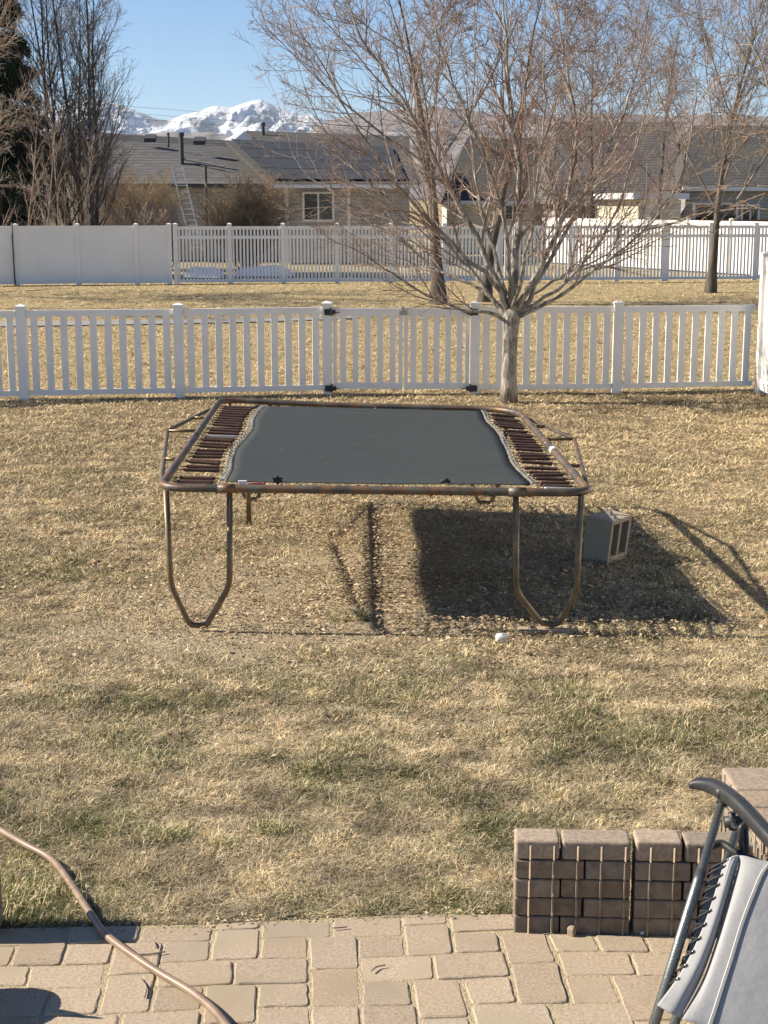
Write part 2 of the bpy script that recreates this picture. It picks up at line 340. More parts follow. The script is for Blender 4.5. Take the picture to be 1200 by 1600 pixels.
EDGE = [(-4.3, G(-60, 1452).y)] + [(G(a, b).x, G(a, b).y) for a, b in ((-10, 1450), (105, 1447), (220, 1445), (335, 1443), (410, 1438), (520, 1433), (630, 1428), (700, 1428), (800, 1427))] + [(4.3, G(800, 1427).y)]
sb = [(x, y) for x, y in EDGE]
sheet("patio_bed", sb[::-1] + [(-4.3, 1.0), (4.3, 1.0)], -0.0038, M['sand'])

# ------------------------------------------------------------------ grass blades and leaf litter (stuff)
def edge_y(x): return np.interp(x, [e[0] for e in EDGE], [e[1] for e in EDGE])
def proj(px, py, z):
    a = (px - 600) / F; b = (800 - py) / F; dz = -sP + b * cP; t = (z - CAMH) / dz
    return a * t, (cP + b * sP) * t
def blades(X, Y, hgt, wid, lean, col, z0, rg):
    n = len(X); az = rg.random(n) * 2 * np.pi; le = lean * (0.35 + 0.9 * rg.random(n)); h = hgt * (0.45 + 0.8 * rg.random(n))
    dx = np.cos(az) * le; dy = np.sin(az) * le; fa = az + np.pi / 2 + rg.normal(0, 0.5, n)
    wx = np.cos(fa) * wid * 0.5; wy = np.sin(fa) * wid * 0.5
    kx = rg.normal(0, 0.35, n) * le; ky = rg.normal(0, 0.35, n) * le
    V = np.zeros((n, 5, 3)); up1 = h * 0.75; up2 = h * (0.55 + 0.75 * rg.random(n))
    V[:, 0] = np.stack([X - wx, Y - wy, np.full(n, z0)], 1); V[:, 1] = np.stack([X + wx, Y + wy, np.full(n, z0)], 1)
    V[:, 2] = np.stack([X + dx*.5 - wx*.8, Y + dy*.5 - wy*.8, z0 + up1], 1); V[:, 3] = np.stack([X + dx*.5 + wx*.8, Y + dy*.5 + wy*.8, z0 + up1], 1)
    V[:, 4] = np.stack([X + dx + kx, Y + dy + ky, z0 + up2], 1)
    i = np.arange(n)[:, None] * 5
    return V.reshape(-1, 3), i + np.array([[0, 1, 3, 2]]), i + np.array([[2, 3, 4]]), np.repeat(col, 5, axis=0)
STRAW = np.array([0.84, 0.71, 0.45]); TAN = np.array([0.38, 0.29, 0.18]); GREEN = np.array([0.14, 0.15, 0.055]); GREY = np.array([0.46, 0.41, 0.31]); GOLD = np.array([0.78, 0.615, 0.37])
def grass(name, N, y0, y1, x0, x1, hg, wd, ln, seed, far=False):
    rg = np.random.default_rng(seed)
    px = rg.uniform(x0, x1, N); py = rg.uniform(y0, y1, N); X, Y = proj(px, py, GZ)
    X = X + rg.normal(0, 0.01, N); Y = Y + rg.normal(0, 0.02, N)
    big = fbm(X, Y, 2.2, seed, 4); med = fbm(X, Y, 0.55, seed + 9, 4); fine = fbm(X, Y, 0.13, seed + 20, 3)
    if far:
        bare = np.zeros(N); keep = ~((px < 445) & (py > np.interp(px, [-400, 0, 250, 430, 480], [504, 502.5, 499.5, 496.5, 494])) & (py < np.interp(px, [-400, 0, 250, 430, 480], [512, 510.5, 506.5, 502.5, 500])))
    else:
        bare = bare_at(X, Y)
        keep = (rg.random(N) > bare) & (Y > edge_y(X) + rg.normal(0, 0.02, N) + 0.03 - 0.03 * (fine > 0.55)) & (fine + rg.random(N) * .5 > 0.42)
        keep &= ~((X > 0.44) & (X < 1.35) & (Y < 5.30)) ; keep &= ~((X > 1.26) & (X < 1.65) & (Y < 5.68) & (Y > 4.9))
    X, Y, big, med, fine, bare = [a[keep] for a in (X, Y, big, med, fine, bare)]; n = len(X)
    g = np.clip((Y - 5.0) / 16, 0, 1)
    pg = np.clip((0.46 * (1 - g) ** 1.6 + 0.04) * (0.1 + 5.2 * np.clip(med - 0.40, 0, 1) * (0.35 + 1.3 * big)) , 0, 0.75)
    if far: pg = 0.05 + 0.35 * np.clip(big - 0.5, 0, 1)
    r = rg.random(n); col = np.empty((n, 3))
    w_ = rg.random((n, 1)); warm = np.clip(0.25 + g * 1.1, 0, 1)[:, None]
    w_ = w_ ** 1.05
    base = (STRAW * w_ + TAN * (1 - w_)) * (1 - warm) + (GOLD * (0.5 + 0.6 * w_)) * warm
    grey = (rg.random(n) < 0.28 * (1 - g))[:, None]; base = np.where(grey, GREY * (0.7 + 0.6 * w_), base)
    col[:] = base; gm = r < pg; col[gm] = GREEN * (0.7 + 0.9 * rg.random((gm.sum(), 1)))
    col *= np.clip(0.25 + 1.5 * fbm(X, Y, 0.16, seed + 40, 4), .35, 1.5)[:, None] * rg.uniform(0.6, 1.3, (n, 1)) * (.92 if far else 1)
    s = (1 + 0.0 * X); dist = np.clip(Y / 9, 0.62, 6)
    tuft = (0.25 + 2.0 * np.clip(fine * 1.3 - .2, 0, 1)) * (.7 + .6 * med)
    V, q, t, c = blades(X, Y, hg * tuft * s, wd * dist, ln * (0.7 + 0.3 * dist), col, GZ - 0.004, rg)
    o = np_mesh(name, V, q, t, tint_mat(name + "_blades", 0.8, 0.22), attr=c)
    return o
o = grass("lawn_grass", 820000, 603, 1480, -320, 1520, 0.020, 0.0046, 0.060, 11)
tag(o, "short dormant straw coloured grass with green tufts on the near lawn", "grass", kind='stuff')
o = grass("lawn_grass", 110000, 603, 1480, -1100, -320, 0.021, 0.010, 0.07, 13)
tag(o, "dormant straw grass of the lawn continuing past the left edge", "grass", kind='stuff')
o = grass("lawn_grass", 110000, 603, 1480, 1520, 2300, 0.021, 0.010, 0.07, 14)
tag(o, "dormant straw grass of the lawn continuing past the right edge", "grass", kind='stuff')
o = grass("common_grass", 130000, 437, 604, -400, 1600, 0.022, 0.0055, 0.07, 12, far=True)
tag(o, "golden dormant grass beyond the low picket fence", "grass", kind='stuff')
# green tall tuft at left by the patio edge and a few more
def tufts():
    rg = np.random.default_rng(5); VV = []; QQ = []; TT = []; CC = []; b0 = 0
    for (px, py, rad, n, h) in ((35, 1412, 0.18, 1700, 0.062), (-60, 1420, 0.2, 1500, 0.07), (250, 1308, 0.10, 900, 0.045), (430, 1298, 0.08, 500, 0.04), (900, 1085, 0.2, 900, 0.04), (545, 965, 0.14, 500, 0.05), (500, 1020, 0.12, 250, 0.04), (345, 1322, .07, 300, .04), (560, 1165, .2, 900, .035), (200, 1190, .22, 1100, .035)):
        c = G(px, py, GZ); X = c.x + rg.normal(0, rad * .55, n); Y = c.y + rg.normal(0, rad * .42, n)
        ok = Y > edge_y(X) + 0.02; X = X[ok]; Y = Y[ok]; n = len(X)
        gcol = np.array([0.15, 0.17, 0.055]) * (0.6 + 0.9 * rg.random((n, 1))); st = rg.random(n) < 0.55; gcol[st] = STRAW * (0.7 + .4 * rg.random((st.sum(), 1)))
        V, q, t, cc = blades(X, Y, np.full(n, h), 0.0035, 0.055, gcol, GZ - .004, rg)
        VV.append(V); QQ.append(q + b0); TT.append(t + b0); CC.append(cc); b0 += len(V)
    return np_mesh("green_tufts", np.concatenate(VV), np.concatenate(QQ), np.concatenate(TT), tint_mat("tuft_blades", 0.75, 0.25), attr=np.concatenate(CC))
tag(tufts(), "greener longer grass tufts dotted over the lawn and patio edge", "grass", kind='stuff')
def leaves(name, X, Y, seed, size=(0.016, 0.042), z=None, pale=0.5):
    rg = np.random.default_rng(seed); n = len(X); L = rg.uniform(*size, n); Wd = L * rg.uniform(.22, .62, n); az = rg.random(n) * 6.283
    d = np.stack([np.cos(az), np.sin(az), rg.normal(0, .22, n)], 1); s_ = np.stack([-np.sin(az), np.cos(az), rg.normal(0, .28, n)], 1)
    c = np.stack([X, Y, (GZ + 0.016 + rg.random(n) * 0.024) if z is None else z], 1); up = np.array([0, 0, 1.0])
    V = np.zeros((n, 6, 3)); l = L[:, None]; w2 = Wd[:, None]
    V[:, 0] = c - d * l * .5; V[:, 1] = c + s_ * w2 * .5 - d * l * .05 + up * w2 * .18; V[:, 2] = c + d * l * .5 + up * l * .08
    V[:, 3] = c - s_ * w2 * .5 - d * l * .05 + up * w2 * .3; V[:, 4] = c - d * l * .15; V[:, 5] = c + d * l * .2
    i = np.arange(n)[:, None] * 6
    tri = np.concatenate([i + np.array([[0, 4, 1]]), i + np.array([[4, 5, 1]]), i + np.array([[5, 2, 1]]), i + np.array([[0, 3, 4]]), i + np.array([[4, 3, 5]]), i + np.array([[5, 3, 2]])])
    a = np.array([0.30, 0.19, 0.11]); b = np.array([0.68, 0.56, 0.38]); t = rg.random((n, 1)) ** (1.0 / (pale + .5)); col = (a * (1 - t) + b * t) * rg.uniform(.7, 1.15, (n, 1))
    return np_mesh(name, V.reshape(-1, 3), None, tri, tint_mat(name + "_skin", 0.8, 0.2), attr=np.repeat(col, 6, axis=0))
rg = np.random.default_rng(3)
X = np.concatenate([rg.normal(0.2, 1.4, 26000), rg.uniform(-3.4, 3.8, 16000), rg.normal(0.4, .9, 8000)]); Y = np.concatenate([rg.normal(11.1, 1.5, 26000), rg.uniform(6, 20, 16000), rg.normal(9.9, .5, 8000)])
k = (fbm(X, Y, 0.5, 77, 3) + rg.random(len(X)) * .5 > .62) & (Y > 8.3 + rg.normal(0, .5, len(X))) | (rg.random(len(X)) < .05) & (Y > 5.6)
tag(leaves("fallen_leaves", X[k], Y[k], 4), "curled tan fallen leaves scattered under and around the trampoline", "leaves", kind='stuff')
X = rg.uniform(-1.6, 1.0, 420); Y = edge_y(X) + rg.normal(0.0, 0.03, 420)
tag(leaves("edge_litter", X, Y, 8, (.008, .022), z=0.006 + rg.random(420) * .01, pale=.9), "dry grass and leaf bits along the patio edge", "leaves", kind='stuff')

# ------------------------------------------------------------------ trampoline
def trampoline():
    T = empty("trampoline", (0, 11.3, 0)); off = Vector((0, 11.3, 0))
    def L(p): return Vector(p) - off
    zf, zb = 0.88, 0.885
    FL, FR = G(250, 762, zf), G(923, 770, zf - 0.012); BL, BR = G(344, 625, zb), G(808, 640, zb - 0.055)
    FL.z = zf; C = [FL, FR, BR, BL]; rad = [0.17, 0.17, 0.42, 0.2]
    def corner(i):
        p = C[i]; a = C[i-1]; b = C[(i+1) % 4]; r = rad[i]
        s = p + (a - p).normalized() * r; e = p + (b - p).normalized() * r
        return [s * (1-t)**2 + p * 2*t*(1-t) + e * t*t for t in [k / 10 for k in range(11)]]
    cs = [corner(i) for i in range(4)]
    loop = []
    for i in range(4):
        loop += cs[i]; a = cs[i][-1]; b = cs[(i+1) % 4][0]
        for k in range(1, 12):
            t = k / 12; p = a.lerp(b, t)
            if i == 2: p.z -= 0.012 * math.sin(math.pi * t)
            loop.append(p)
    r = 0.0255
    MB().tube([L(p) for p in loop], r, 14, closed=True).build("rail", M['rust'], T, True)
    # joint sleeves in the rail where the end pieces slide in
    for (a, b, t) in ((FL, FR, 0.155), (FL, FR, 0.83), (FL, BL, .5), (FR, BR, .5)):
        p = a.lerp(b, t); d = (b - a).normalized() * .05
        MB().tube([L(p - d), L(p + d)], r + .0035, 14).build("rail_sleeve", M['rust'], T, True)
    # legs: pointed U under each end
    def leg(xa, ya, xb, yb, pts, zt, Y=None):
        P = [D(x, y, Y) for x, y in pts]; return P
    def uleg(p1, p2, kneeZ, apex, name="leg"):
        p1 = Vector(p1); p2 = Vector(p2); k1 = Vector((p1.x + .012, p1.y, kneeZ)); k2 = Vector((p2.x - .012, p2.y, kneeZ)); ap = Vector(apex)
        def rnd(a, b, c, rr, n=7):
            s = b + (a - b).normalized() * rr; e = b + (c - b).normalized() * rr
            return [s*(1-t)**2 + b*2*t*(1-t) + e*t*t for t in [k/n for k in range(n+1)]]
        a1 = ap + Vector((-.05, 0, .014)); a2 = ap + Vector((.052, 0, .008)); path = [p1] + rnd(p1, k1, a1, .065) + rnd(k1, a1, a2, .03, 5) + rnd(a1, a2, k2, .03, 5) + rnd(a2, k2, p2, .065) + [p2]
        MB().tube([L(q) for q in path], 0.0185, 12).build(name, M['rust_leg'], T, True)
    def fp(t, dz=0): p = FL.lerp(FR, t).copy(); p.z += dz; return p
    a, b = fp(.014, -.02), fp(.163, -.02); ap = G(309, 977, 0.012); uleg(a, b, 0.27, (ap.x, (a.y + ap.y) / 2, 0.0))
    a, b = fp(.828, -.02), fp(.978, -.02); ap = G(862, 986, 0.03); uleg(a, b, 0.25, (ap.x, (a.y + b.y) / 2 + .02, 0.03))
    def bp(t, dz=0): p = BL.lerp(BR, t).copy(); p.z += dz; return p
    a, b = bp(.03, -.02), bp(.17, -.02); uleg(a, b, .30, ((a.x + b.x) / 2, a.y, -.005))
    a, b = bp(.83, -.02), bp(.965, -.02); uleg(a, b, .30, ((a.x + b.x) / 2, a.y, -.005))
    # side braces with three struts
    for px, (s1, s2), base, end in ((-1, (FL, BL), None, None), (1, (FR, BR), None, None)):
        d = (s2 - s1); n = Vector((-d.y, d.x, 0)).normalized() * (1 if px < 0 else -1)
        A = s1 + d * .07 + n * .02; B = s2 - d * .05 + n * .02
        V1 = s1 + d * .30 + n * (.21) ; V2 = s1 + d * .62 + n * .27
        A.z -= .03; B.z -= .03; V1.z -= .045; V2.z -= .035
        MB().tube([L(p) for p in [A, A.lerp(V1, .12), V2.lerp(V1, -.0) if False else A.lerp(V2, .93)] + [V2, V2.lerp(B, .05), B]], .0145, 10).build("side_brace", M['rust'], T, True)
        for t in (.30, .62, .79):
            q = s1 + d * t; q.z -= .035
            if t < .62: e = A.lerp(V2, (t - .07) / .55)
            else: e = V2.lerp(B, (t - .62) / .33)
            MB().tube([L(q), L(e)], .0125, 8).build("brace_strut", M['rust_leg'], T, True)
    # bed
    le = [(352, 752), (355, 746), (362, 733), (363, 723), (368, 703), (384, 684), (395, 668), (396, 656), (403, 645), (413, 634)]
    re = [(829, 757), (827, 753), (813, 740), (799, 725), (793, 710), (785, 693), (776, 675), (759, 658), (755, 648), (751, 642)]
    def bed(px, py): return G(px, py, 0.865)
    nx = 28; rows = []
    lv = [L(p) for p in spline([bed(*p) for p in le], 3)]; rv = [L(p) for p in spline([bed(*p) for p in re], 3)]
    b = MB(); vs = []
    for i, (p, q) in enumerate(zip(lv, rv)):
        v = i / (len(lv) - 1)
        for k in range(nx + 1):
            u = k / nx; s = p.lerp(q, u); s.z -= 0.03 * math.sin(math.pi * u) * math.sin(math.pi * v); s.z += random.uniform(-.001, .001)
            if i == 0: s.y += 0.010 * math.sin(u * 9) + .006 * math.sin(u * 31)
            vs.append(s)
    m = nx + 1; fs = [(i*m + k, i*m + k + 1, (i+1)*m + k + 1, (i+1)*m + k) for i in range(len(lv) - 1) for k in range(nx)]
    b.add(vs, fs); bedo = b.build("jump_mat", M['mat'], T, True); sm = bedo.modifiers.new("thick", 'SOLIDIFY'); sm.thickness = 0.006
    # frayed webbing twist along both sides
    for side, E in ((-1, lv), (1, rv)):
        wb = MB(); n = len(E)
        dense = []
        for i in range(n - 1):
            for k in range(6): dense.append(E[i].lerp(E[i+1], k / 6))
        for ph in (0, math.pi):
            wb.tube([p + Vector((side * (.014 + .010 * math.sin(j * .85 + ph)), 0, .008 + .006 * math.cos(j * .85 + ph))) for j, p in enumerate(dense)], .0030, 5)
        wb.tube([p + Vector((side * .034, 0, .004 + .003 * math.sin(j * 1.7))) for j, p in enumerate(dense)], .003, 4)
        wb.build("edge_webbing", M['webbing'], T, True)
    # springs
    def spring(p, q, m_, hook=0.045, rr=.0135):
        p, q = Vector(p), Vector(q); d = (q - p); ln = d.length; d.normalize(); a = p + d * hook; e = q - d * hook; sp = MB()
        # coiled body
        N = max(8, int((e - a).length / .0065)); path = []; rad = []
        for i in range(N + 1):
            path.append(a.lerp(e, i / N)); rad.append(rr * (1.0 if i % 2 else .86))
        rad[0] = rad[-1] = rr * .6
        sp.tube([L(x) for x in path], rad, 8)
        sp.tube([L(a), L(p)], .0035, 5); sp.tube([L(e), L(q)], .0035, 5)
        return sp.build("spring", m_, T, True)
    def edge_at(E, y):
        for i in range(len(E) - 1):
            if (E[i].y + off.y - y) * (E[i+1].y + off.y - y) <= 0:
                t = (y - off.y - E[i].y) / (E[i+1].y - E[i].y + 1e-9); return E[i].lerp(E[i+1], t) + off
        return (E[0] if abs(E[0].y + off.y - y) < abs(E[-1].y + off.y - y) else E[-1]) + off
    rings = MB()
    for side, A_, B_, E in ((-1, FL, BL, lv), (1, FR, BR, rv)):
        n = 28; skip = {3} if side < 0 else {7, 20}
        for i in range(n):
            if i in skip: continue
            t = .055 + .885 * i / (n - 1) + random.uniform(-.004, .004); q = A_.lerp(B_, t)
            e = edge_at(E, q.y + random.uniform(-.02, .02)); e = e + Vector((side * .03, 0, 0)); q = q + Vector((0, 0, random.uniform(-.012, .006)))
            dvec = (e - q); dl = dvec.length; q2 = q + dvec.normalized() * .03; q2.z = q.z - .02
            body = min(.27, dl - .10); endp = q2 + dvec.normalized() * (body + .045)
            slope = random.uniform(-.012, .012)
            endp.y += slope; spring(q2, endp, M['spring_new'] if (side < 0 and i == 15) or (side > 0 and i == 0) else M['spring'], .03)
            # V ring from spring to webbing
            for s_ in (-1, 1): rings.tube([L(endp), L(Vector((e.x, e.y + s_ * .028, e.z)))], .003, 4)
            if random.random() < .8: rings.tube([L(q2), L(q + Vector((0, 0, .028))), L(q + Vector((side * .02, 0, .015)))], .0032, 4)
    rings.build("hook_rings", M['ring'], T, True)
    pxs = [408, 438, 462, 486, 512, 530, 588, 610, 632, 652, 694, 718, 742]
    for i, x in enumerate(pxs):
        t = (x - 344) / (808 - 344); q = BL.lerp(BR, t); q.z -= .03; q.y -= .02
        u = (x - 402) / (752 - 402); e = lv[-1].lerp(rv[-1], min(max(u, .02), .98)) + off; e.x = e.x * .9 + q.x * .1 - (0.12 if x < 540 else 0) + (.05 if x > 690 else 0)
        e.z = q.z; spring(q, e, M['spring_new'] if x in (588, 652) else M['spring'], .02, .013)
    for i in range(17):
        t = .13 + .73 * i / 16; q = FL.lerp(FR, t); q.z -= .03; q.y += .02; u = i / 16; e = lv[0].lerp(rv[0], u) + off; e.z = q.z
        spring(q, e, M['spring_new'] if i in (5, 8, 10, 13) else M['spring'], .02, .012)
    # tag, star-shaped flap, knot, sticker
    c = G(402, 755, .86); MB().box((-.085, -.006, -.028), (.02, .006, .012), Matrix.Translation(L(G(408, 757, .87)))).build("red_label", mat("red_tag", (0.40, 0.05, 0.05), (0.62, 0.52, 0.50), .7, 14), T, False, .003)
    MB().box((-.055, -.008, -.02), (.0, .008, .017), Matrix.Translation(L(G(386, 755, .875)))).build("white_label", M['trim'], T, False, .003)
    c = L(G(434, 750, .885)); b = MB(); vs = []
    for k in range(12):
        a = k * math.pi / 6; rr = .042 if k % 2 else .024; vs.append((c.x + rr * math.cos(a), c.y - .012, c.z + rr * .75 * math.sin(a)))
    vs += [(x, y + .014, z) for x, y, z in vs]
    b.add(vs, [tuple(range(12)), tuple(range(23, 11, -1))] + [(i, i + 12, (i+1) % 12 + 12, (i+1) % 12) for i in range(12)]); b.build("frayed_flap", M['cord'], T)
    c = L(G(695, 754, .875)); MB().tube([c + Vector((-.03, 0, 0)), c + Vector((-.01, 0, .012)), c + Vector((.012, -.004, .016)), c + Vector((.035, 0, 0))], [.006, .014, .015, .006], 8).build("cord_knot", M['cord'], T, True)
    q = FR.lerp(BR, .42); d = (BR - FR).normalized() * .045
    MB().tube([L(q - d), L(q + d)], r + .0012, 14).build("sticker", M['trim'], T, True)
    # dangling prop tube and cords under the bed
    q = G(389, 818, 0); MB().tube([L(q + Vector((0, 0, -.01))), L(q + Vector((-.005, .02, .62)))], .021, 10).build("anchor_post", M['rust_leg'], T, True)
    tag(T, "large rectangular trampoline with rusty tube frame and bare springs around a faded black mat", "trampoline")
    return T
trampoline()

X = rg.uniform(-.75, .75, 16); Y = rg.uniform(9.5, 12.7, 16)
tag(leaves("mat_crumbs", X, Y, 19, (.006, .014), z=.852 + rg.random(16) * .004, pale=.6), "tiny dry leaf crumbs lying on the black trampoline mat", "leaf crumbs", kind='stuff')
# ------------------------------------------------------------------ block, board, stones
def cinder():
    base = G(948, 884, GZ); ax = Vector((0.30, 0.40, 0)).normalized(); rz = math.atan2(-ax.x, ax.y)
    E = empty("cinder_block", (base.x, base.y, GZ), rz); 
    # local: +y is the 0.4 m depth (core face is x = 0 side facing +x), body lies in x<0
    W, Dp, H = 0.21, 0.30, 0.335; tilt = Matrix.Rotation(R(6.5), 4, 'Y')
    b = MB(); x0, x1 = -W, 0
    t = .034
    b.box((x0, 0, 0), (x1, t, H), tilt); b.box((x0, Dp - t, 0), (x1, Dp, H), tilt); b.box((x0, Dp/2 - t/2, t), (x1 - .004, Dp/2 + t/2, H - t), tilt)
    b.box((x0, t, 0), (x1, Dp - t, t + .02), tilt); b.box((x0, t, H - t), (x1, Dp - t, H), tilt); b.box((x0, t, t + .02), (x0 + .05, Dp/2 - t/2, H - t), tilt); b.box((x0, Dp/2 + t/2, t + .02), (x0 + .05, Dp - t, H - t), tilt)
    o = b.build("cinder_block", M['cblock']); o.location = E.location; o.rotation_euler = E.rotation_euler; bpy.data.objects.remove(E)
    m = o.modifiers.new("bevel", 'BEVEL'); m.width = .006; m.segments = 2
    o.name = "cinder_block"
    tag(o, "grey concrete cinder block with two open cores standing beside the right trampoline leg", "cinder block")
cinder()
p = G(852, 985, 0); o = MB().box((-.17, -.055, -.02), (.17, .06, .014), Matrix.Rotation(R(7), 4, 'Z')).build("wooden_board", mat("weathered_board", (0.26, .20, .13), (.40, .32, .22), .9, 12, world=True, stretch=(.3, 3, 1)), None, False, .004); o.location = (p.x, p.y, 0)
tag(o, "short weathered board lying flat under the right front trampoline leg", "board")
def rock(name, p, r, m, sq=(1, 1, 1), seed=1):
    me = bpy.data.meshes.new(name); import bmesh; bm = bmesh.new(); bmesh.ops.create_icosphere(bm, subdivisions=3, radius=1); g = random.Random(seed)
    dirs = [Vector((g.gauss(0, 1), g.gauss(0, 1), g.gauss(0, 1))).normalized() for _ in range(14)]; cut = [g.uniform(.62, .95) for _ in dirs]
    for v in bm.verts:
        for d, c in zip(dirs, cut):
            k = v.co.dot(d)
            if k > c: v.co -= d * (k - c) * .9
        v.co = Vector((v.co.x * sq[0], v.co.y * sq[1], v.co.z * sq[2])) * r * (1 + g.uniform(-.03, .03))
    bm.to_mesh(me); bm.free(); me.materials.append(m); o = link(bpy.data.objects.new(name, me)); o.location = p; return o
p = G(784, 1001, 0); tag(rock("white_stone", (p.x, p.y, .018), .042, mat("white_rock", (.62, .6, .56), (.78, .76, .72), .9, 30), (1, .7, .8), 3), "small white stone on the lawn in front of the trampoline shadow", "stone")
p = G(893, 1462, 0); tag(rock("stone_chip", (p.x, p.y, .014), .026, M['rib'], (.7, .5, 1.1), 12), "pale angular stone chip on the pavers at the foot of the brick wall", "stone")
p = G(1003, 1459, 0); tag(rock("pebble", (p.x, p.y, .004), .010, M['trim'], (1, 1, .8), 9), "tiny white pebble against the brick wall on the pavers", "stone")
for i, (pts, lab) in enumerate((([(236, 1468), (242, 1474), (243, 1480)], "curved dry pine needle between pavers near the hose shadow"), ([(212, 1492), (236, 1490), (258, 1487)], "straight brown twig crossing a paver beside the hose"), ([(219, 1528), (229, 1542), (226, 1558)], "curled brown stem on the tall paver left of the hose end"), ([(580, 1517), (590, 1510), (602, 1508)], "short dark twig on the middle pavers"), ([(520, 1450), (532, 1449), (542, 1448)], "thin dry stalk lying over two edge pavers"))):
    q = [G(a, b_, .008) for a, b_ in pts]; tag(MB().tube(spline(q, 5), .0028, 5).build("twig", M['twig_d'], None, True), lab, "twig", "twigs on the patio")

# ------------------------------------------------------------------ brick seat walls
def brick(b, x0, x1, y0, y1, z0, z1, ribs=(), end_rib=False, r=.006):
    e = r; g = random.uniform(-.0025, .0025); y0 += g
    # rounded prism (bevelled by hand so that every brick keeps its own worn edge)
    b.box((x0 + .0015, y0, z0 + .002), (x1 - .0015, y1, z1 - .0015))
def seat_wall(name, loc, rz, courses, depth, h, ribs, capd, label, ends=True):
    E = empty(name, loc, rz); b = MB(); n = len(courses)
    for ci, cs in enumerate(courses[:-1]):
        for x0, x1 in cs:
            g = random.uniform(-.003, .003); b.box((x0 + .002, g, ci * h + .0015), (x1 - .002, depth, ci * h + h - .0015))
    unit_tint(b.build("brick_courses", M['brick'], E, False, .006), 8, .75, 1.2, .04, 3)
    c = MB(); ci = n - 1
    for x0, x1 in courses[-1]:
        g = random.uniform(-.004, .004); c.box((x0 + .002, g - .002, ci * h + .0015), (x1 - .004, capd, ci * h + h + .004 + random.uniform(-.003, .003)))
    unit_tint(c.build("cap_course", M['cap'], E, False, .010, 3), 8, .85, 1.15, .03, 4)
    rb = MB()
    for ci, cs in enumerate(courses):
        for x0, x1 in cs:
            for rx in ribs:
                if x0 + .02 < rx < x1 - .008:
                    z0, z1 = ci * h + .003, ci * h + h - .004; y = -.0055; w_ = .0056
                    if ci == n - 1: z1 -= .010
                    rx2 = rx - ci * -.0006 + random.uniform(-.001, .001)
                    rb.add([(rx2 - w_, y + .002, z0), (rx2 - .001, y - .006, z0), (rx2 + .003, y + .002, z0), (rx2 - w_, y + .002, z1), (rx2 - .001, y - .006, z1), (rx2 + .003, y + .002, z1)], [(0, 1, 4, 3), (1, 2, 5, 4), (3, 4, 5), (0, 2, 1)])
    if rb.v: rb.build("spacer_ribs", M['rib'], E)
    tag(E, label, "brick wall"); return E
p = G(802, 1456, 0); H_ = .0722
CA = [[(0, .165), (.167, .418)], [(0, .245), (.25, .418)], [(0, .165), (.167, .418)], [(0, .25), (.253, .418)], [(0, .164), (.168, .418)]]
CB = [[(.43, .60), (.603, .76)], [(.43, .66), (.663, .9)], [(.43, .60), (.605, .83)], [(.43, .63), (.635, .87)], [(.43, .60), (.605, .86)]]
CC_ = []
for a, b_ in zip(CA, CB): CC_.append(a + [(x0, min(x1, .885)) for x0, x1 in b_])
seat_wall("brick_seat_wall", (p.x, p.y, -.01), R(-2.5), CC_, .118, H_, [.055 + .085 * k for k in range(5)] + [.483 + .085 * k for k in range(5)], .118, "low brown paver seat wall with pale caps behind the folding chair")
# side wall, runs towards the house, one course higher
SX = 1.315
def side_wall():
    E = empty("side_wall", (SX, 5.66, -.01)); b = MB(); c = MB(); rb = MB()
    for ci in range(7):
        y = 0.0; k = 0
        while y > -.66:
            ln = .24 if ((ci + k) % 2 == 0 and y > -.45) else (.16 if y > -.5 else .70 + y); k += 1; g = random.uniform(-.003, .003)
            (c if ci == 6 else b).box((g, y - ln + .002, ci * .064 + .0015), (.30, y - .002, ci * .064 + .0625 + (random.uniform(-.002, .004) if ci == 6 else 0)))
            for ry in (y - ln * .3, y - ln * .72): rb.box((-.006, ry - .004, ci * .064 + .003), (.0, ry + .004, ci * .064 + .058))
            y -= ln + .002
    unit_tint(b.build("brick_courses", M['brick'], E, False, .006), 8, .8, 1.15, .04, 5); unit_tint(c.build("cap_course", M['cap'], E, False, .013, 3), 8, .88, 1.12, .03, 6); rb.build("spacer_ribs", M['rib'], E)
    tag(E, "taller sunlit paver wall behind the chair armrest at the right edge", "brick wall")
side_wall()
p = G(-8, 1474, 0)  # unseen wall past the left edge, guessed and added as a shadow caster
seat_wall("brick_seat_wall", (p.x - .95, p.y + .02, -.01), R(1), [[(0, .3), (.302, .6), (.602, .94)], [(0, .2), (.202, .5), (.502, .94)]] * 2 + [[(0, .3), (.302, .6), (.602, .94)]], .15, H_, [], .18, "unseen paver seat wall guessed past the left edge, added to shadow the hose")
# unseen pot added left of the frame to throw the round shadow on the pavers
def pot():
    p = G(-112, 1570, 0); E = empty("shadow_caster_pot", (p.x, p.y, 0)); b = MB()
    prof = [(0.09, 0), (.125, .17), (.135, .17), (.135, .21), (.118, .21), (.11, .16)]; n = 32
    vs = [(r * math.cos(2*math.pi*k/n), r * math.sin(2*math.pi*k/n), z) for r, z in prof for k in range(n)]
    fs = [(i*n+k, i*n+(k+1) % n, (i+1)*n+(k+1) % n, (i+1)*n+k) for i in range(len(prof)-1) for k in range(n)] + [tuple(range((len(prof)-1)*n, len(prof)*n))]
    b.add(vs, fs); b.build("pot", mat("clay_pot", (.3, .14, .08), (.36, .18, .11), .85, 9), E, True)
    b = MB(); b.tube([(0, 0, .15), (.02, -.02, .28), (.06, -.05, .36)], [.02, .02, .004], 6); b.build("stem", M['twig_d'], E, True)
    tag(E, "unseen clay pot and stem added off frame for their shadow on the patio", "plant pot")
pot()

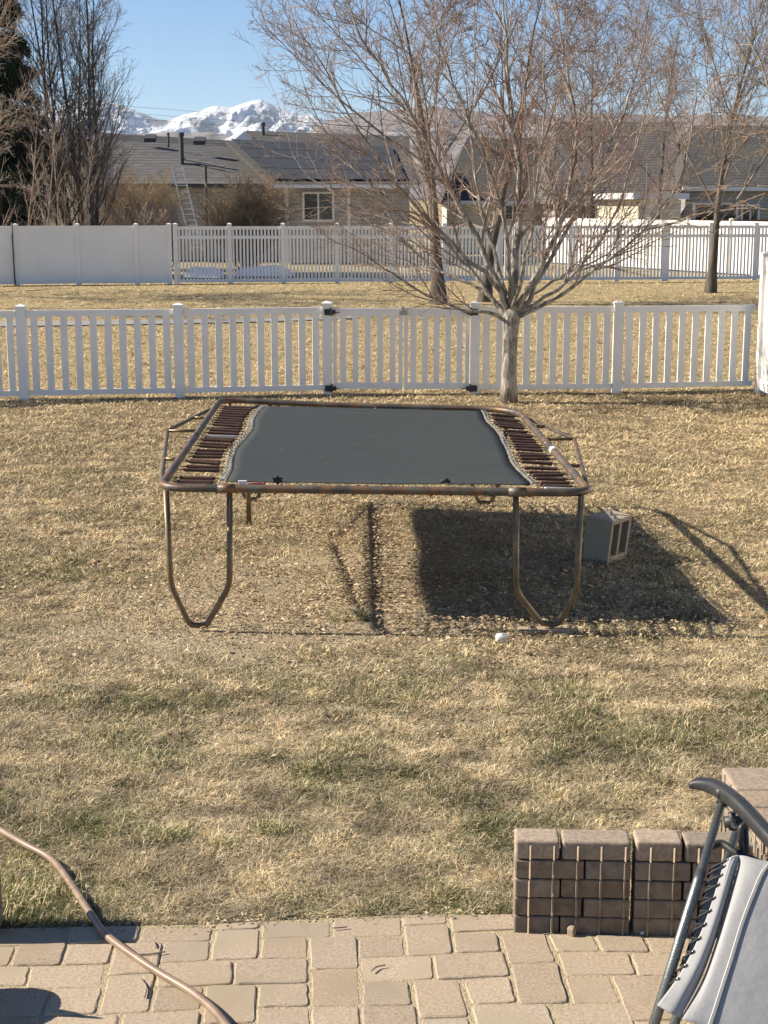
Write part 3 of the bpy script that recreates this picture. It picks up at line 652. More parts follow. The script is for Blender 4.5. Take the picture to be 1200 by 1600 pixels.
# ------------------------------------------------------------------ hose
hp = [(-140, 1215), (-60, 1262), (0, 1303), (40, 1328), (80, 1350), (108, 1384), (130, 1418), (146, 1442), (166, 1468), (215, 1504), (255, 1530), (300, 1558), (335, 1588), (362, 1622), (390, 1670), (400, 1740)]
pts = [G(a, b_, .0) for a, b_ in hp]
zs = [.02, .02, .02, .024, .022, .02, .02, .02, .018, .016, .016, .018, .02, .018, .016, .016]
for q, z in zip(pts, zs): q.z = z
o = MB().tube(spline(pts, 8), .0142, 12).build("garden_hose", M['rubber'], None, True); tag(o, "brown garden hose snaking from the lawn across the patio pavers", "hose")

# ------------------------------------------------------------------ lounge chair
def chair():
    E = empty("lounge_chair", (1.2, 4.6, 0)); off = Vector((1.2, 4.6, 0))
    def L(p): return Vector(p) - off
    def zt(px, py, Y): return D(px, py, Y)
    A = D(1129, 1252, 4.86); d = G(1006, 1652, 0.01) - A; B = A + d
    r = .0155
    def onAB(t, o=(0, 0, 0)): return A + d * t + Vector(o)
    MB().tube([L(A - d * .02), L(B)], r * .93, 14).build("front_tube", M['hammer'], E, True)
    MB().tube([L(onAB(.29)), L(onAB(.335)), L(B)], [r * 1.12, r * 1.12, r * 1.1], 14).build("front_sleeve", M['hammer'], E, True)
    # second (inner) tube behind
    A2 = D(1152, 1296, 4.93); B2 = G(1044, 1655, .01) + Vector((.02, .10, 0))
    MB().tube([L(A2), L(B2)], .0155, 14).build("rear_tube", M['hammer'], E, True)
    # dark upright behind bracket
    A3 = D(1161, 1284, 4.84); MB().tube([L(A3), L(D(1164, 1350, 4.82)), L(D(1168, 1420, 4.8))], .017, 12).build("back_post", M['black'], E, True)
    # armrest: swept profile
    path = [D(1081, 1222, 5.02), D(1094, 1222, 5.0), D(1112, 1226, 4.95), D(1130, 1235, 4.87), D(1150, 1250, 4.76), D(1172, 1272, 4.66), D(1200, 1303, 4.52), D(1240, 1345, 4.38), D(1290, 1400, 4.22)]
    sp = spline([L(p) for p in path], 5); wds = []
    vs = []; n = len(sp); K = 12
    for i, p in enumerate(sp):
        t = sp[min(i+1, n-1)] - sp[max(i-1, 0)]; t.normalize(); s_ = t.cross(Vector((0, 0, 1))).normalized(); u = s_.cross(t)
        w_ = .032 - .009 * min(1, i / 16); hgt = .009 + .011 * min(1, i / 12)
        if i == 0: w_ *= .93; hgt *= .5
        if i == 1: hgt *= .9
        for k in range(K):
            a = 2*math.pi*k/K; ca = math.copysign(abs(math.cos(a)) ** .6, math.cos(a)); sa = math.copysign(abs(math.sin(a)) ** .6, math.sin(a))
            vs.append(p + s_ * ca * w_ + u * (sa * hgt - (.010 if sa < 0 else 0)))
    fs = [(i*K+k, i*K+(k+1) % K, (i+1)*K+(k+1) % K, (i+1)*K+k) for i in range(n-1) for k in range(K)] + [tuple(range(K-1, -1, -1)), tuple((n-1)*K+k for k in range(K))]
    b = MB(); b.add(vs, fs); arm = b.build("armrest", M['black'], E, True)
    arm2 = arm.copy(); sc.collection.objects.link(arm2); arm2.parent = E; arm2.location = (.62, .05, 0)
    # socket where the tube enters the armrest
    c = L(D(1127, 1240, 4.87)); MB().tube([c + Vector((-.022, -.01, .012)), c + Vector((-.012, -.01, .01)), c + Vector((.012, -.008, -.002)), c + Vector((.028, -.004, -.008))], [.012, .021, .022, .018], 12).build("tube_socket", M['black'], E, True)
    c = L(A); MB().tube([c + d.normalized() * -.03, c + d.normalized() * .012], .0195, 12).build("socket_collar", M['black'], E, True)
    # pivot bracket
    c = L(D(1146, 1283, 4.87)); b = MB(); b.tube([c + Vector((-.03, 0, -.004)), c + Vector((.028, 0, .0))], .020, 12); b.tube([c + Vector((-.006, 0, .03)), c + Vector((.0, 0, -.03))], .013, 10)
    b.build("pivot_bracket", M['black'], E, True)
    c = L(D(1148, 1291, 4.83)); MB().tube([c + Vector((0, .01, 0)), c + Vector((0, -.014, .003))], [.011, .008], 12).build("pivot_bolt", M['steel'], E, True)
    # locking lever
    c = [L(D(*q)) for q in ((1165, 1287, 4.8), (1158, 1293, 4.79), (1157, 1310, 4.79), (1160, 1330, 4.8))]
    MB().tube(spline(c, 4), [.009] * 4 + [.010] * 4 + [.009] * 4 + [.006], 8).build("lock_lever", M['black'], E, True)
    # top cross bar of the seat frame, black cord wrapped around
    c = [L(D(*q)) for q in ((1112, 1322, 4.83), (1128, 1318, 4.84), (1150, 1332, 4.80), (1180, 1345, 4.77), (1240, 1372, 4.72), (1330, 1410, 4.68))]
    MB().tube(spline(c, 5), .013, 10).build("seat_bar", M['black'], E, True)
    # fabric
    pa = onAB(.4); n1 = d.cross(Vector((1, .12, 0))).normalized()
    if n1.y > 0: n1 = -n1
    n1 = (n1 + Vector((0, 0, .0))).normalized()
    def F_(px, py, h=0.0):
        rr = ray(px, py); o_ = Vector((0, 0, CAMH)); q = pa + n1 * (.03 + h); t = (q - o_).dot(n1) / rr.dot(n1); return L(o_ + rr * t)
    def surf(name, colsets, m_, nu=6, nv=5, th=.004):
        cols = [spline([F_(*q) for q in c_], nv) for c_ in colsets]; nr = len(cols[0]); rows = [spline([c_[i] for c_ in cols], nu) for i in range(nr)]
        vs = [p for r_ in rows for p in r_]; mm = len(rows[0]); b = MB(); b.add(vs, [(i*mm+k, (i+1)*mm+k, (i+1)*mm+k+1, i*mm+k+1) for i in range(nr-1) for k in range(mm-1)])
        o = b.build(name, m_, E, True); s2 = o.modifiers.new("t", 'SOLIDIFY'); s2.thickness = th; return o
    # side hem (laced strip) and its inner fold
    hemL = [(1146, 1337, -.01), (1133, 1346, .0), (1122, 1378, .005), (1107, 1425, .005), (1087, 1475, .004), (1060, 1525, .01), (1027, 1570, .03)]
    hemM = [(1152, 1336, .0), (1146, 1344, .014), (1137, 1376, .018), (1123, 1424, .018), (1106, 1474, .018), (1082, 1528, .026), (1048, 1583, .042)]
    hemR = [(1158, 1337, -.004), (1153, 1347, -.004), (1145, 1378, -.012), (1131, 1426, -.014), (1115, 1478, -.014), (1094, 1532, -.006), (1063, 1590, .03)]
    surf("side_hem", [hemL, hemM, hemR], M['sling'])
    s0 = [(1150, 1338, -.016), (1153, 1350, -.016), (1145, 1380, -.018), (1131, 1428, -.018), (1116, 1480, -.018), (1096, 1534, -.01), (1063, 1592, .028)]
    s1 = [(1163, 1337, .012), (1160, 1352, .014), (1150, 1384, .014), (1136, 1430, .012), (1120, 1482, .012), (1100, 1538, .02), (1072, 1594, .04)]
    s2 = [(1196, 1345, .03), (1186, 1362, .036), (1172, 1394, .036), (1154, 1442, .034), (1138, 1494, .034), (1120, 1550, .038), (1104, 1606, .046)]
    s3 = [(1262, 1352, .04), (1262, 1380, .044), (1262, 1420, .046), (1258, 1480, .046), (1250, 1540, .046), (1240, 1600, .048), (1230, 1660, .05)]
    s4 = [(1420, 1380, .03), (1420, 1410, .034), (1420, 1450, .036), (1415, 1510, .036), (1405, 1570, .036), (1395, 1640, .036), (1385, 1700, .04)]
    surf("sling", [s0, s1, s2, s3, s4], M['sling'])
    # seam tape between border and centre panel
    sm = [(1206, 1349, .037), (1194, 1364, .0405), (1180, 1396, .0405), (1162, 1444, .0385), (1146, 1496, .0385), (1128, 1552, .0425), (1110, 1608, .050)]
    MB().tube(spline([F_(*q) for q in sm], 6), .0026, 6).build("seam_tape", M['thread_d'], E, True)
    MB().tube(spline([F_(a - 5, b_, h + .0015) for a, b_, h in sm], 6), .0020, 6).build("seam", M['thread'], E, True)
    MB().tube(spline([F_(a + .8 * (1 if i else 0), b_, h + .002) for i, (a, b_, h) in enumerate([(1149, 1338, .006)] + [(a_ - 5, b_, h_ - .004) for a_, b_, h_ in hemM[1:]])], 6), .0012, 5).build("seam", M['thread_d'], E, True)
    # eyelets and cord lacing
    lace = MB(); eye = MB()
    prev = None
    for k in range(11):
        t = k / 10; i = t * 4.3 + .8; a = int(i); f = i - a; h0 = Vector(hemL[a]).lerp(Vector(hemL[min(a+1, 6)]), f)
        e = F_(h0.x + 3, h0.y, h0.z + .002); e2 = F_(h0.x - 19 + k * .8, h0.y + 9, -.015); e3 = F_(h0.x - 27 + k * 1.6, h0.y + 17, -.03)
        lace.tube([e + n1 * .004, e.lerp(e2, .35) + n1 * .006, e2, e3], [.0025, .0038, .004, .0036], 6)
        if prev: lace.tube([prev, prev.lerp(e, .45) + Vector((-.012, 0, -.006)), e], .0032, 6)
        prev = e3; eye.tube([e, e + n1 * .003], .0055, 10)
    lace.build("lacing_cord", M['cord'], E, True); eye.build("eyelets", M['steel'], E, True)
    bk = [(1118, 1352, -.05), (1110, 1378, -.05), (1096, 1420, -.05), (1080, 1470, -.05), (1062, 1520, -.05)]
    bk2 = [(1150, 1352, -.05), (1140, 1378, -.05), (1126, 1420, -.05), (1108, 1470, -.05), (1085, 1520, -.05)]
    surf("rear_flap", [bk, bk2], M['sling_d'], 2)
    MB().tube([L(A2 + Vector((.62, .05, 0))), L(B2 + Vector((.62, .05, 0)))], .0155, 12).build("rear_tube", M['hammer'], E, True)
    MB().tube([L(A + Vector((.62, .05, 0))), L(B + Vector((.62, .05, 0)))], .0155, 12).build("front_tube", M['hammer'], E, True)
    MB().tube([L(B - Vector((.01, 0, -.004))), L(B + Vector((.63, .05, .004)))], .0155, 12).build("foot_bar", M['hammer'], E, True)
    tag(E, "folding lounge chair with pale grey laced sling and black armrest on grey tubes", "lounge chair")
chair()

# ------------------------------------------------------------------ near picket fence (1.2 m)
def capped_post(b, capb, p, w_, h, z0=-.03):
    b.box((p.x - w_/2, p.y - w_/2, z0), (p.x + w_/2, p.y + w_/2, h))
    c = w_/2 + .010; z = h
    capb.box((p.x - c, p.y - c, z), (p.x + c, p.y + c, z + .022))
    capb.add([(p.x - c, p.y - c, z + .022), (p.x + c, p.y - c, z + .022), (p.x + c, p.y + c, z + .022), (p.x - c, p.y + c, z + .022), (p.x, p.y, z + .05)], [(0,1,4),(1,2,4),(2,3,4),(3,0,4)])
def post(name_par, p, w_, h, m=None, z0=-.03):
    b, c = MB(), MB(); capped_post(b, c, p, w_, h, z0); o = b.build("post", m or M['vinyl'], name_par); c.build("post_cap", m or M['vinyl'], o); return o
def panel(par, a, b_, n, top, bot, ph, railh, depth, pw, mats, trim=.065, mid=None, name="picket_panel"):
    a, b_ = Vector(a), Vector(b_); d = (b_ - a); ln = d.length; d.normalize(); Mx = Matrix.Translation(a) @ Matrix.Rotation(math.atan2(d.y, d.x), 4, 'Z')
    m = MB()
    m.box((trim, -depth/2, top - railh), (ln - trim, depth/2, top), Mx); m.box((trim, -depth/2, bot), (ln - trim, depth/2, bot + railh * .85), Mx)
    if mid: m.box((trim, -depth/2, mid), (ln - trim, depth/2, mid + railh), Mx)
    for i in range(n):
        x = trim + (ln - 2*trim) * (i + .5 + (0.0)) / n
        m.box((x - pw/2, -.011, bot + railh*.85 - .01), (x + pw/2, .011, top - railh + .01), Mx)
    return m.build(name, mats, par)
def fence_near():
    def P(px, py): return G(px, py, 0)
    posts_l = [(-195, 632), (39, 622), (282, 618), (512, 613)]; posts_r = [(741, 613), (963, 611), (1180, 606)]
    E = empty("picket_fence", (0, 0, 0)); pp = [P(*q) for q in posts_l]
    for q in pp: post(E, q, .125, 1.20)
    for a, b_ in zip(pp, pp[1:]): panel(E, a, b_, 10, 1.165, .035, 0, .085, .045, .092, M['vinyl'])
    tag(E, "low white vinyl picket fence left of the gate, its last post carrying black hinges", "fence")
    hz = P(512, 613)
    E2 = empty("picket_fence", (0, 0, 0)); pr = [P(*q) for q in posts_r]
    for q in pr[:-1]: post(E2, q, .125, 1.20)
    for i, (a, b_) in enumerate(zip(pr, pr[1:])): panel(E2, a, b_, 10, 1.165, .035, 0, .085, .045, .092, M['vinyl'])
    tag(E2, "low white vinyl picket fence right of the gate, behind the pale bare tree", "fence")
    # gate leaves
    g0, g1 = pp[-1], pr[0]; mid = g0.lerp(g1, .515)
    for a, b_, lab, side in ((g0, mid, "left leaf of the white picket gate, hung on the hinge post left of the latch", 1), (mid, g1, "right leaf of the white picket gate, hung on the post beside the bare tree", -1)):
        Gt = empty("gate_leaf", (0, 0, 0)); d = (b_ - a).normalized(); off_a = .08 if side > 0 else .012; off_b = .012 if side > 0 else .08
        a2 = a + d * off_a; b2 = b_ - d * off_b
        panel(Gt, a2, b2, 5, 1.15, .05, 0, .10, .04, .078, M['vinyl'], .05)
        for q in (a2 + d * .025, b2 - d * .025): MB().box((q.x - .025, q.y - .024, .04), (q.x + .025, q.y + .024, 1.165)).build("stile", M['vinyl'], Gt)
        hq = a if side > 0 else b_
        for z in (1.07, .03):
            h = MB(); x0 = hq.x + (.0 if side > 0 else -.06); h.box((hq.x + side*.02 - .055, hq.y - .082, z - .01), (hq.x + side*.02 + .055, hq.y - .066, z + .075))
            h.box((hq.x + side * .085 - .03, hq.y - .082, z - .0), (hq.x + side * .085 + .03, hq.y - .03, z + .06)); h.tube([(hq.x + side*.062, hq.y - .085, z - .02), (hq.x + side*.062, hq.y - .085, z + .095)], .014, 8)
            h.tube([(hq.x + side*.10, hq.y - .085, z + .03), (hq.x + side*.17, hq.y - .085, z + .026)], .006, 6)
            h.build("hinge", M['hinge'], Gt)
        if side > 0:
            q = b_; l = MB(); l.box((q.x - .055, q.y - .06, 1.06), (q.x + .055, q.y - .028, 1.12)); l.box((q.x - .022, q.y - .062, 1.09), (q.x + .012, q.y - .03, 1.175)); l.box((q.x - .01, q.y - .07, 1.07), (q.x + .04, q.y - .055, 1.09)); l.build("latch", M['steel'], Gt)
        tag(Gt, lab, "gate", "leaves of the double picket gate")
    # property-line privacy fence at the right edge
    E3 = empty("privacy_fence", (0, 0, 0)); p = G(1188, 611, 0); X0 = p.x
    post(E3, Vector((X0, p.y, 0)), .13, 1.86)
    y = p.y
    for i in range(6):
        m = MB(); m.box((X0 - .02, y - 2.35, .05), (X0 + .02, y - .065, 1.72)); m.box((X0 - .03, y - 2.35, 1.72), (X0 + .03, y - .065, 1.84)); m.box((X0 - .03, y - 2.35, .03), (X0 + .03, y - .065, .15))
        for k in range(1, 16): m.box((X0 - .024, y - .065 - k * .15 - .005, .151), (X0 + .024, y - .065 - k * .15 + .005, 1.719))
        m.build("panel", M['vinyl'], E3); y -= 2.415; post(E3, Vector((X0, y + .0, 0)), .13, 1.86)
    tag(E3, "tall solid white privacy fence whose end post fills the right edge of the lawn", "fence")
fence_near()
# white stake behind
# ------------------------------------------------------------------ far fences (1.8 m) at about 50 m
FT = 1.80
def fence_far():
    E = empty("privacy_fence", (0, 0, 0))
    xs = [(-330, 447), (-200, 446.5), (-70, 446), (28, 445), (124, 444), (215, 443.5), (266, 443)]
    pp = [G(x, y, 0) for x, y in xs]
    for q in pp: post(E, q, .13, FT + .03, M['vinyl_far'])
    for a, b_ in zip(pp, pp[1:]):
        m = MB(); d = b_ - a; ln = d.length; Mx = Matrix.Translation(a) @ Matrix.Rotation(math.atan2(d.y, d.x), 4, 'Z')
        m.box((.05, -.02, .16), (ln - .05, .02, FT - .14), Mx); m.box((.05, -.035, FT - .14), (ln - .05, .035, FT), Mx); m.box((.05, -.035, .02), (ln - .05, .035, .16), Mx)
        k = .16
        while k < ln - .1: m.box((k, -.0245, .161), (k + .012, .0245, FT - .141), Mx); k += .155
        m.build("panel", M['vinyl_far'], E)
    tag(E, "solid white privacy fence at the back left, in shade below the leafless trees", "fence")
    E = empty("slat_fence", (0, 0, 0))
    xs = [(276, 442.5), (360, 442), (443, 441.5), (527, 441), (611, 441), (694, 440), (778, 439.5), (806, 439), (890, 438.5), (963, 438), (1038, 437.5), (1108, 437), (1178, 436.5), (1260, 436), (1345, 436), (1430, 436)]
    pp = [G(x, y, 0) for x, y in xs]
    for i, q in enumerate(pp): post(E, q, .20 if i == 10 else .13, FT + .03, M['vinyl_far'])
    for a, b_ in zip(pp, pp[1:]):
        ln = (b_ - a).length; panel(E, a, b_, max(4, round((ln - .13) / .115)), FT - .03, .02, 0, .10, .05, .062, M['vinyl_far'], .06, 1.38)
    tag(E, "white semi-open slatted fence with a mid rail at the back of the common lawn", "fence")
    E = empty("privacy_fence", (0, 0, 0)); a0 = D(850, 345, 66.5); a1 = D(1215, 345, 54); a0.z = a1.z = 0; n = 6; a = [a0.lerp(a1, k / n) for k in range(n + 1)]
    for q in a: post(E, q, .13, 1.9, M['vinyl'])
    for q, r_ in zip(a, a[1:]): MB().beam(q + Vector((0, 0, .92)), r_ + Vector((0, 0, .92)), .04, 1.84).build("panel", M['vinyl'], E)
    E.rotation_euler = (0, 0, 0)
    tag(E, "sunlit solid white fence of the next yard, seen over the slatted fence at right", "fence")
    # rope/pole at left
    p = G(25, 445, 0); o = MB().tube([(p.x, p.y - .12, 0), (p.x - .02, p.y - .12, 1.9)], .022, 8).build("pole", M['pipe'], None, True); tag(o, "thin dark pole standing against the back privacy fence at the left", "pole")
    # snow and shrubs behind the slats
    for i, (x0, x1, Y, lab) in enumerate(((285, 345, 53, "low heap of old snow behind the slatted fence below the ladder"), (365, 455, 54, "longer ridge of snow behind the slatted fence below the round shrub"))):
        a = D(x0, 430, Y); b_ = D(x1, 430, Y); n = 24; vs = []; fs = []
        for iy in range(7):
            for ix in range(n + 1):
                u = ix / n; v = iy / 6; z = .34 * math.sin(math.pi * u) ** .4 * math.sin(math.pi * v) ** .7 * (1 + .12 * math.sin(u * 9 + i)) if 0 < u < 1 and 0 < v < 1 else -.02
                vs.append((a.x + (b_.x - a.x) * u, Y + v * 1.4, z))
        fs = [(r_*(n+1)+k, r_*(n+1)+k+1, (r_+1)*(n+1)+k+1, (r_+1)*(n+1)+k) for r_ in range(6) for k in range(n)]
        bb = MB(); bb.add(vs, fs); tag(bb.build("snow_heap", M['snowy'], None, True), lab, "snow", kind='stuff')
fence_far()

# ------------------------------------------------------------------ houses
def V3(px, py, Y): return D(px, py, Y)
def roofslab(par, name, pts, m, th=.18): return MB().slab(pts, th).build(name, m, par)
def window(par, x0, y0, x1, y1, Y, cols=2, off=.03):
    a = D(x0, y1, Y); b = D(x1, y0, Y); fr = MB(); t = .09
    fr.box((a.x - t, Y - .06, a.z - t), (b.x + t, Y - off + .03, a.z)); fr.box((a.x - t, Y - .06, b.z), (b.x + t, Y, b.z + t)); fr.box((a.x - t, Y - .06, a.z), (a.x, Y, b.z)); fr.box((b.x, Y - .06, a.z), (b.x + t, Y, b.z))
    for k in range(1, cols):
        x = a.x + (b.x - a.x) * k / cols; fr.box((x - .035, Y - .05, a.z), (x + .035, Y, b.z))
    w_ = MB().box((a.x, Y - .02, a.z), (b.x, Y - .005, b.z)).build("window", M['glass'], par); fr.build("frame", M['trim'], w_)
def houses():
    # --- grey house
    E = empty("grey_house", (-5, 68, 0))
    def P(b, name, m, **k):
        o = b.build(name, m, None, **k); o.parent = E; o.matrix_parent_inverse = Matrix.Translation((5, -68, 0)); return o
    Yw, Yl = 65.0, 68.0
    a = D(262, 290, Yl); b = D(448, 290, Yl); ez = a.z
    P(MB().box((D(150, 290, Yl).x, Yl, 0), (b.x, Yl + 7, ez)), "wall", M['siding'])
    c = D(446, 291, Yw); d = D(640, 291, Yw)
    P(MB().box((c.x, Yw, 0), (d.x, Yw + 9, c.z)), "wall", M['siding'])
    P(MB().box((c.x - .04, Yw - .03, 0), (c.x + .12, Yw - .002, c.z)), "corner_trim", M['trim'])
    g = D(545, 330, Yw); P(MB().box((g.x - .06, Yw - .03, 0), (g.x + .06, Yw - .002, c.z)), "corner_trim", M['trim'])
    # left roof: eave to ridge
    e0, e1 = D(150, 287, 67.4), D(446, 290, 67.4); r0, r1 = D(150, 207, 73), D(398, 222, 77)
    ez = e0.z; e1.z = ez; P(MB().slab([e0, e1, D(470, 226, 77.6), r0], .16), "roof", M['shingle'])
    # right wing roof and far side
    f0, f1 = D(424, 287, 64.3), D(660, 291, 64.3); h0, h1 = D(352, 219, 74.5), D(640, 234, 76)
    f1.z = f0.z; P(MB().slab([f0, f1, h1, h0], .17), "roof", M['shingle_d'])
    P(MB().slab([r0, D(470, 226, 77.6), Vector((D(470, 226, 77.6).x, 84, 3.2)), Vector((r0.x, 80, 3.2))], .16), "roof", M['shingle'])
    # solar pool mats: strips lying on the slope
    for k in range(4):
        t0, t1 = .06 + k * .235, .06 + k * .235 + .225
        q = [f0.lerp(h0, t0) + (f1 - f0) * .02, f0.lerp(h0, t0) + (f1 - f0) * .86, f0.lerp(h0, t1) + (h1 - h0) * .86, f0.lerp(h0, t1) + (h1 - h0) * .02]
        q[1] = f0.lerp(h0, t0).lerp(f1.lerp(h1, t0), .9); q[2] = f0.lerp(h0, t1).lerp(f1.lerp(h1, t1), .9); q[0] = f0.lerp(h0, t0).lerp(f1.lerp(h1, t0), .03); q[3] = f0.lerp(h0, t1).lerp(f1.lerp(h1, t1), .03)
        n = (q[1] - q[0]).cross(q[3] - q[0]).normalized() * .09; q = [p + n for p in q]
        P(MB().slab(q, .04), "solar_mat", M['solar'])
    gut = MB().box((f0.x, 64.18, f0.z - .18), (f1.x, 64.3, f0.z - .03)); P(gut, "gutter", M['trim'])
    for k in range(26):
        pass
    gut = MB().box((e0.x, 67.26, e0.z - .18), (e1.x - .9, 67.38, e0.z - .03)); P(gut, "gutter", M['pipe'])
    # back roof with white gable
    b0, b1, b2 = D(384, 204, 80), D(640, 213, 80), D(640, 240, 77)
    P(MB().slab([D(398, 222, 77.2), D(640, 236, 77.2), b1, b0], .15), "roof", M['shingle_d'])
    P(MB().slab([D(362, 222, 78), D(402, 222, 78), D(382, 205, 78)], .3), "gable", M['trim'])
    P(MB().slab([D(348, 220, 79), D(364, 221, 79), D(383, 204, 79.5), D(378, 204.5, 82)], .1), "roof", M['snowy'])
    # vents and pipes, all standing on the left roof slope
    rn = (e1 - e0).cross(r0 - e0).normalized(); rn = rn if rn.z > 0 else -rn
    def on(px, py, up=0.0):
        rr = ray(px, py); o_ = Vector((0, 0, CAMH)); t = (e0 - o_).dot(rn) / rr.dot(rn); return o_ + rr * t + Vector((0, 0, up))
    def pipe(p, h, r): P(MB().tube([p - Vector((0, 0, .3)), p + Vector((0, 0, h - r * 1.6))], r, 10).tube([p + Vector((0, 0, h - r * 1.6)), p + Vector((0, 0, h))], r * 1.35, 10), "vent_pipe", M['pipe'])
    q = on(284, 250); pipe(q, 41 / F * q.y, .10); q = on(263, 219); pipe(q, 11 / F * q.y, .05); q = D(411, 206, 79); pipe(q, .45, .09)
    for x, y in ((235, 217), (312, 221)):
        q = on(x, y); P(MB().slab([q + Vector((-.26, -.25, .02)), q + Vector((.26, -.25, .02)), q + Vector((.26, .2, .22)), q + Vector((-.26, .2, .22))], .2), "roof_vent", M['pipe'])
    P(MB().tube([on(284, 250, .06), on(321, 257, .06), on(350, 263, .06)], .045, 6), "conduit", M['pipe']); q = D(321, 258, 67.2); P(MB().tube([q, (q.x, 67.2, 0)], .06, 6), "downpipe", M['pipe'])
    nW = len(E.children); window(E, 476, 303, 519, 343, 65.0)
    for o in E.children[nW:]: pass
    for o in list(bpy.data.objects):
        if o.name.startswith("window") and o.parent == E and o.matrix_parent_inverse == Matrix.Identity(4): o.matrix_parent_inverse = Matrix.Translation((5, -68, 0))
    tag(E, "grey sided house with shingle roof, black pool-heating mats and a white framed window", "house")
    # ladder
    Ld = empty("ladder", (0, 0, 0)); m = MB()
    tl, tr, bl, br = D(268, 259, 66.9), D(291, 262, 66.9), D(289, 352, 65.9), D(304, 352, 65.9); wv = Vector((.42, 0, 0))
    tl2 = tl; bl2 = Vector((bl.x, bl.y, 0)) + (bl - tl).normalized() * 0
    a0 = tl; a1 = D(292, 356, 66.0); s_ = Vector((.46, 0, .0)); ext = (a1 - a0) * 1.35
    for k, (o1, t0, t1) in enumerate(((0, 0, .72), (.07, .28, 1.0))):
        for sx in (0, 1):
            p0 = a0 + ext * t0 + s_ * sx + Vector((0, -o1, 0)); p1 = a0 + ext * t1 + s_ * sx * 1.0 + Vector((0, -o1, 0)); MB().beam(p0, p1, .05, .09, (0, 1, 0)).build("ladder_rail", M['alu'], Ld)
        m = MB(); n = 11
        for i in range(n): t = t0 + (t1 - t0) * (i + .6) / n; q = a0 + ext * t + Vector((0, -o1, 0)); m.tube([q, q + s_], .022, 6)
        m.build("rungs", M['alu'], Ld)
    tag(Ld, "aluminium extension ladder leaning on the eave between two brown shrubs", "ladder")
    # --- right hand houses
    def simple(name, x0, x1, yb, ye, yr, Y, Yr, wallm, roofm, lab, wins=(), xr=(0, 0), extra=None):
        E = empty(name, (0, 0, 0)); a = D(x0, ye, Y); b = D(x1, ye, Y); MB().box((a.x, Y, 0), (b.x, Y + 8, a.z)).build("wall", wallm, E)
        e0 = D(x0 - 6, ye + 1, Y - .5); e1 = D(x1 + 6, ye + 1, Y - .5); r0 = D(x0 + xr[0], yr, Yr); r1 = D(x1 + xr[1], yr, Yr); e1.z = e0.z; r1.z = r0.z
        MB().slab([e0, e1, r1, r0], .2).build("roof", roofm, E); MB().slab([r0, r1, Vector((e1.x, 2*Yr - Y, e0.z)), Vector((e0.x, 2*Yr - Y, e0.z))], .2).build("roof", roofm, E)
        for u_, v_ in ((e0, r0), (e1, r1)): MB().slab([u_ - Vector((0, -.3, .2)), Vector((u_.x, 2*Yr - Y - .3, u_.z - .2)), v_ - Vector((0, 0, .3))], .12).build("roof_end", roofm, E)
        MB().box((e0.x, Y - .64, e0.z - .2), (e1.x, Y - .5, e0.z - .02)).build("fascia", M['trim'], E)
        for wv_ in wins: window(E, *wv_, Y)
        tag(E, lab, "house"); return E
    simple("cream_house", 700, 852, 350, 312, 215, 78, 83, M['cream'], M['shingle_d'], "pale cream house glimpsed through the tangle behind the bare tree", [(790, 322, 812, 342)], (30, -10))
    simple("grey_house", 868, 1062, 350, 312, 190, 72, 78, M['siding'], M['shingle'], "grey roofed house behind the sunlit white fence at right", [(902, 322, 930, 345), (1008, 332, 1030, 350)], (6, -8))
    g = empty("garage_annex", (0, 0, 0)); a = D(934, 312, 70.6); b = D(998, 312, 67.6); zt = b.z; nn = Vector((b.y - a.y, -(b.x - a.x), 0)).normalized() * -1
    if nn.y < 0: nn = -nn
    b.z = a.z = 0; MB().slab([a, b, b + Vector((0, 0, zt)), a + Vector((0, 0, zt))], 2.2).build("wall", M['cream'], g)
    e = (b - a).normalized() * .3; a2 = a - e - nn * .4; b2 = b + e * .6 - nn * .4; u = Vector((0, 0, zt + .02)); MB().slab([a2 + u + Vector((0, 0, .26)), b2 + u + Vector((0, 0, .26)), b2 + u + Vector((0, 0, .26)) + nn * 2.9, a2 + u + Vector((0, 0, .26)) + nn * 2.9], .26).build("roof_slab", M['trim'], g); tag(g, "cream flat-topped annex with a white fascia in front of the grey roofed house", "annex")
    simple("dark_house", 1072, 1300, 350, 290, 196, 70, 76, M['siding'], M['shingle_d'], "dark roofed grey house behind the right hand tree", [(1086, 320, 1150, 346), (1160, 322, 1184, 346)], (10, 0))
    o = MB().box((D(1065, 346, 62).x, 62, 0), (D(1330, 346, 62).x, 62.08, D(1200, 343, 62).z)).build("board_fence", M['brown_paint'], None); tag(o, "reddish brown board fence top showing behind the white fence at far right", "fence")
    simple("cream_house", -60, 128, 350, 250, 205, 80, 86, M['cream'], M['shingle'], "cream house half hidden behind the dark conifer and tall bare stems at left", [(68, 290, 86, 315)], (4, -10))
houses()

for i, (y0, y1, lab) in enumerate(((150, 176, "highest thin power wire crossing the sky before the snowy mountain"), (160, 187, "middle thin power wire crossing before the snowy mountain"), (168, 196, "lowest thin power wire crossing before the snowy mountain"))):
    a = D(-300, y0 - 30, 110); b = D(1500, y1 + 34, 112); P_ = [a.lerp(b, k / 24) - Vector((0, 0, 1.2 * math.sin(math.pi * k / 24))) for k in range(25)]
    tag(MB().tube(P_, .010, 5).build("power_wire", M['pipe'], None, True), lab, "power wire", "power wires across the sky")
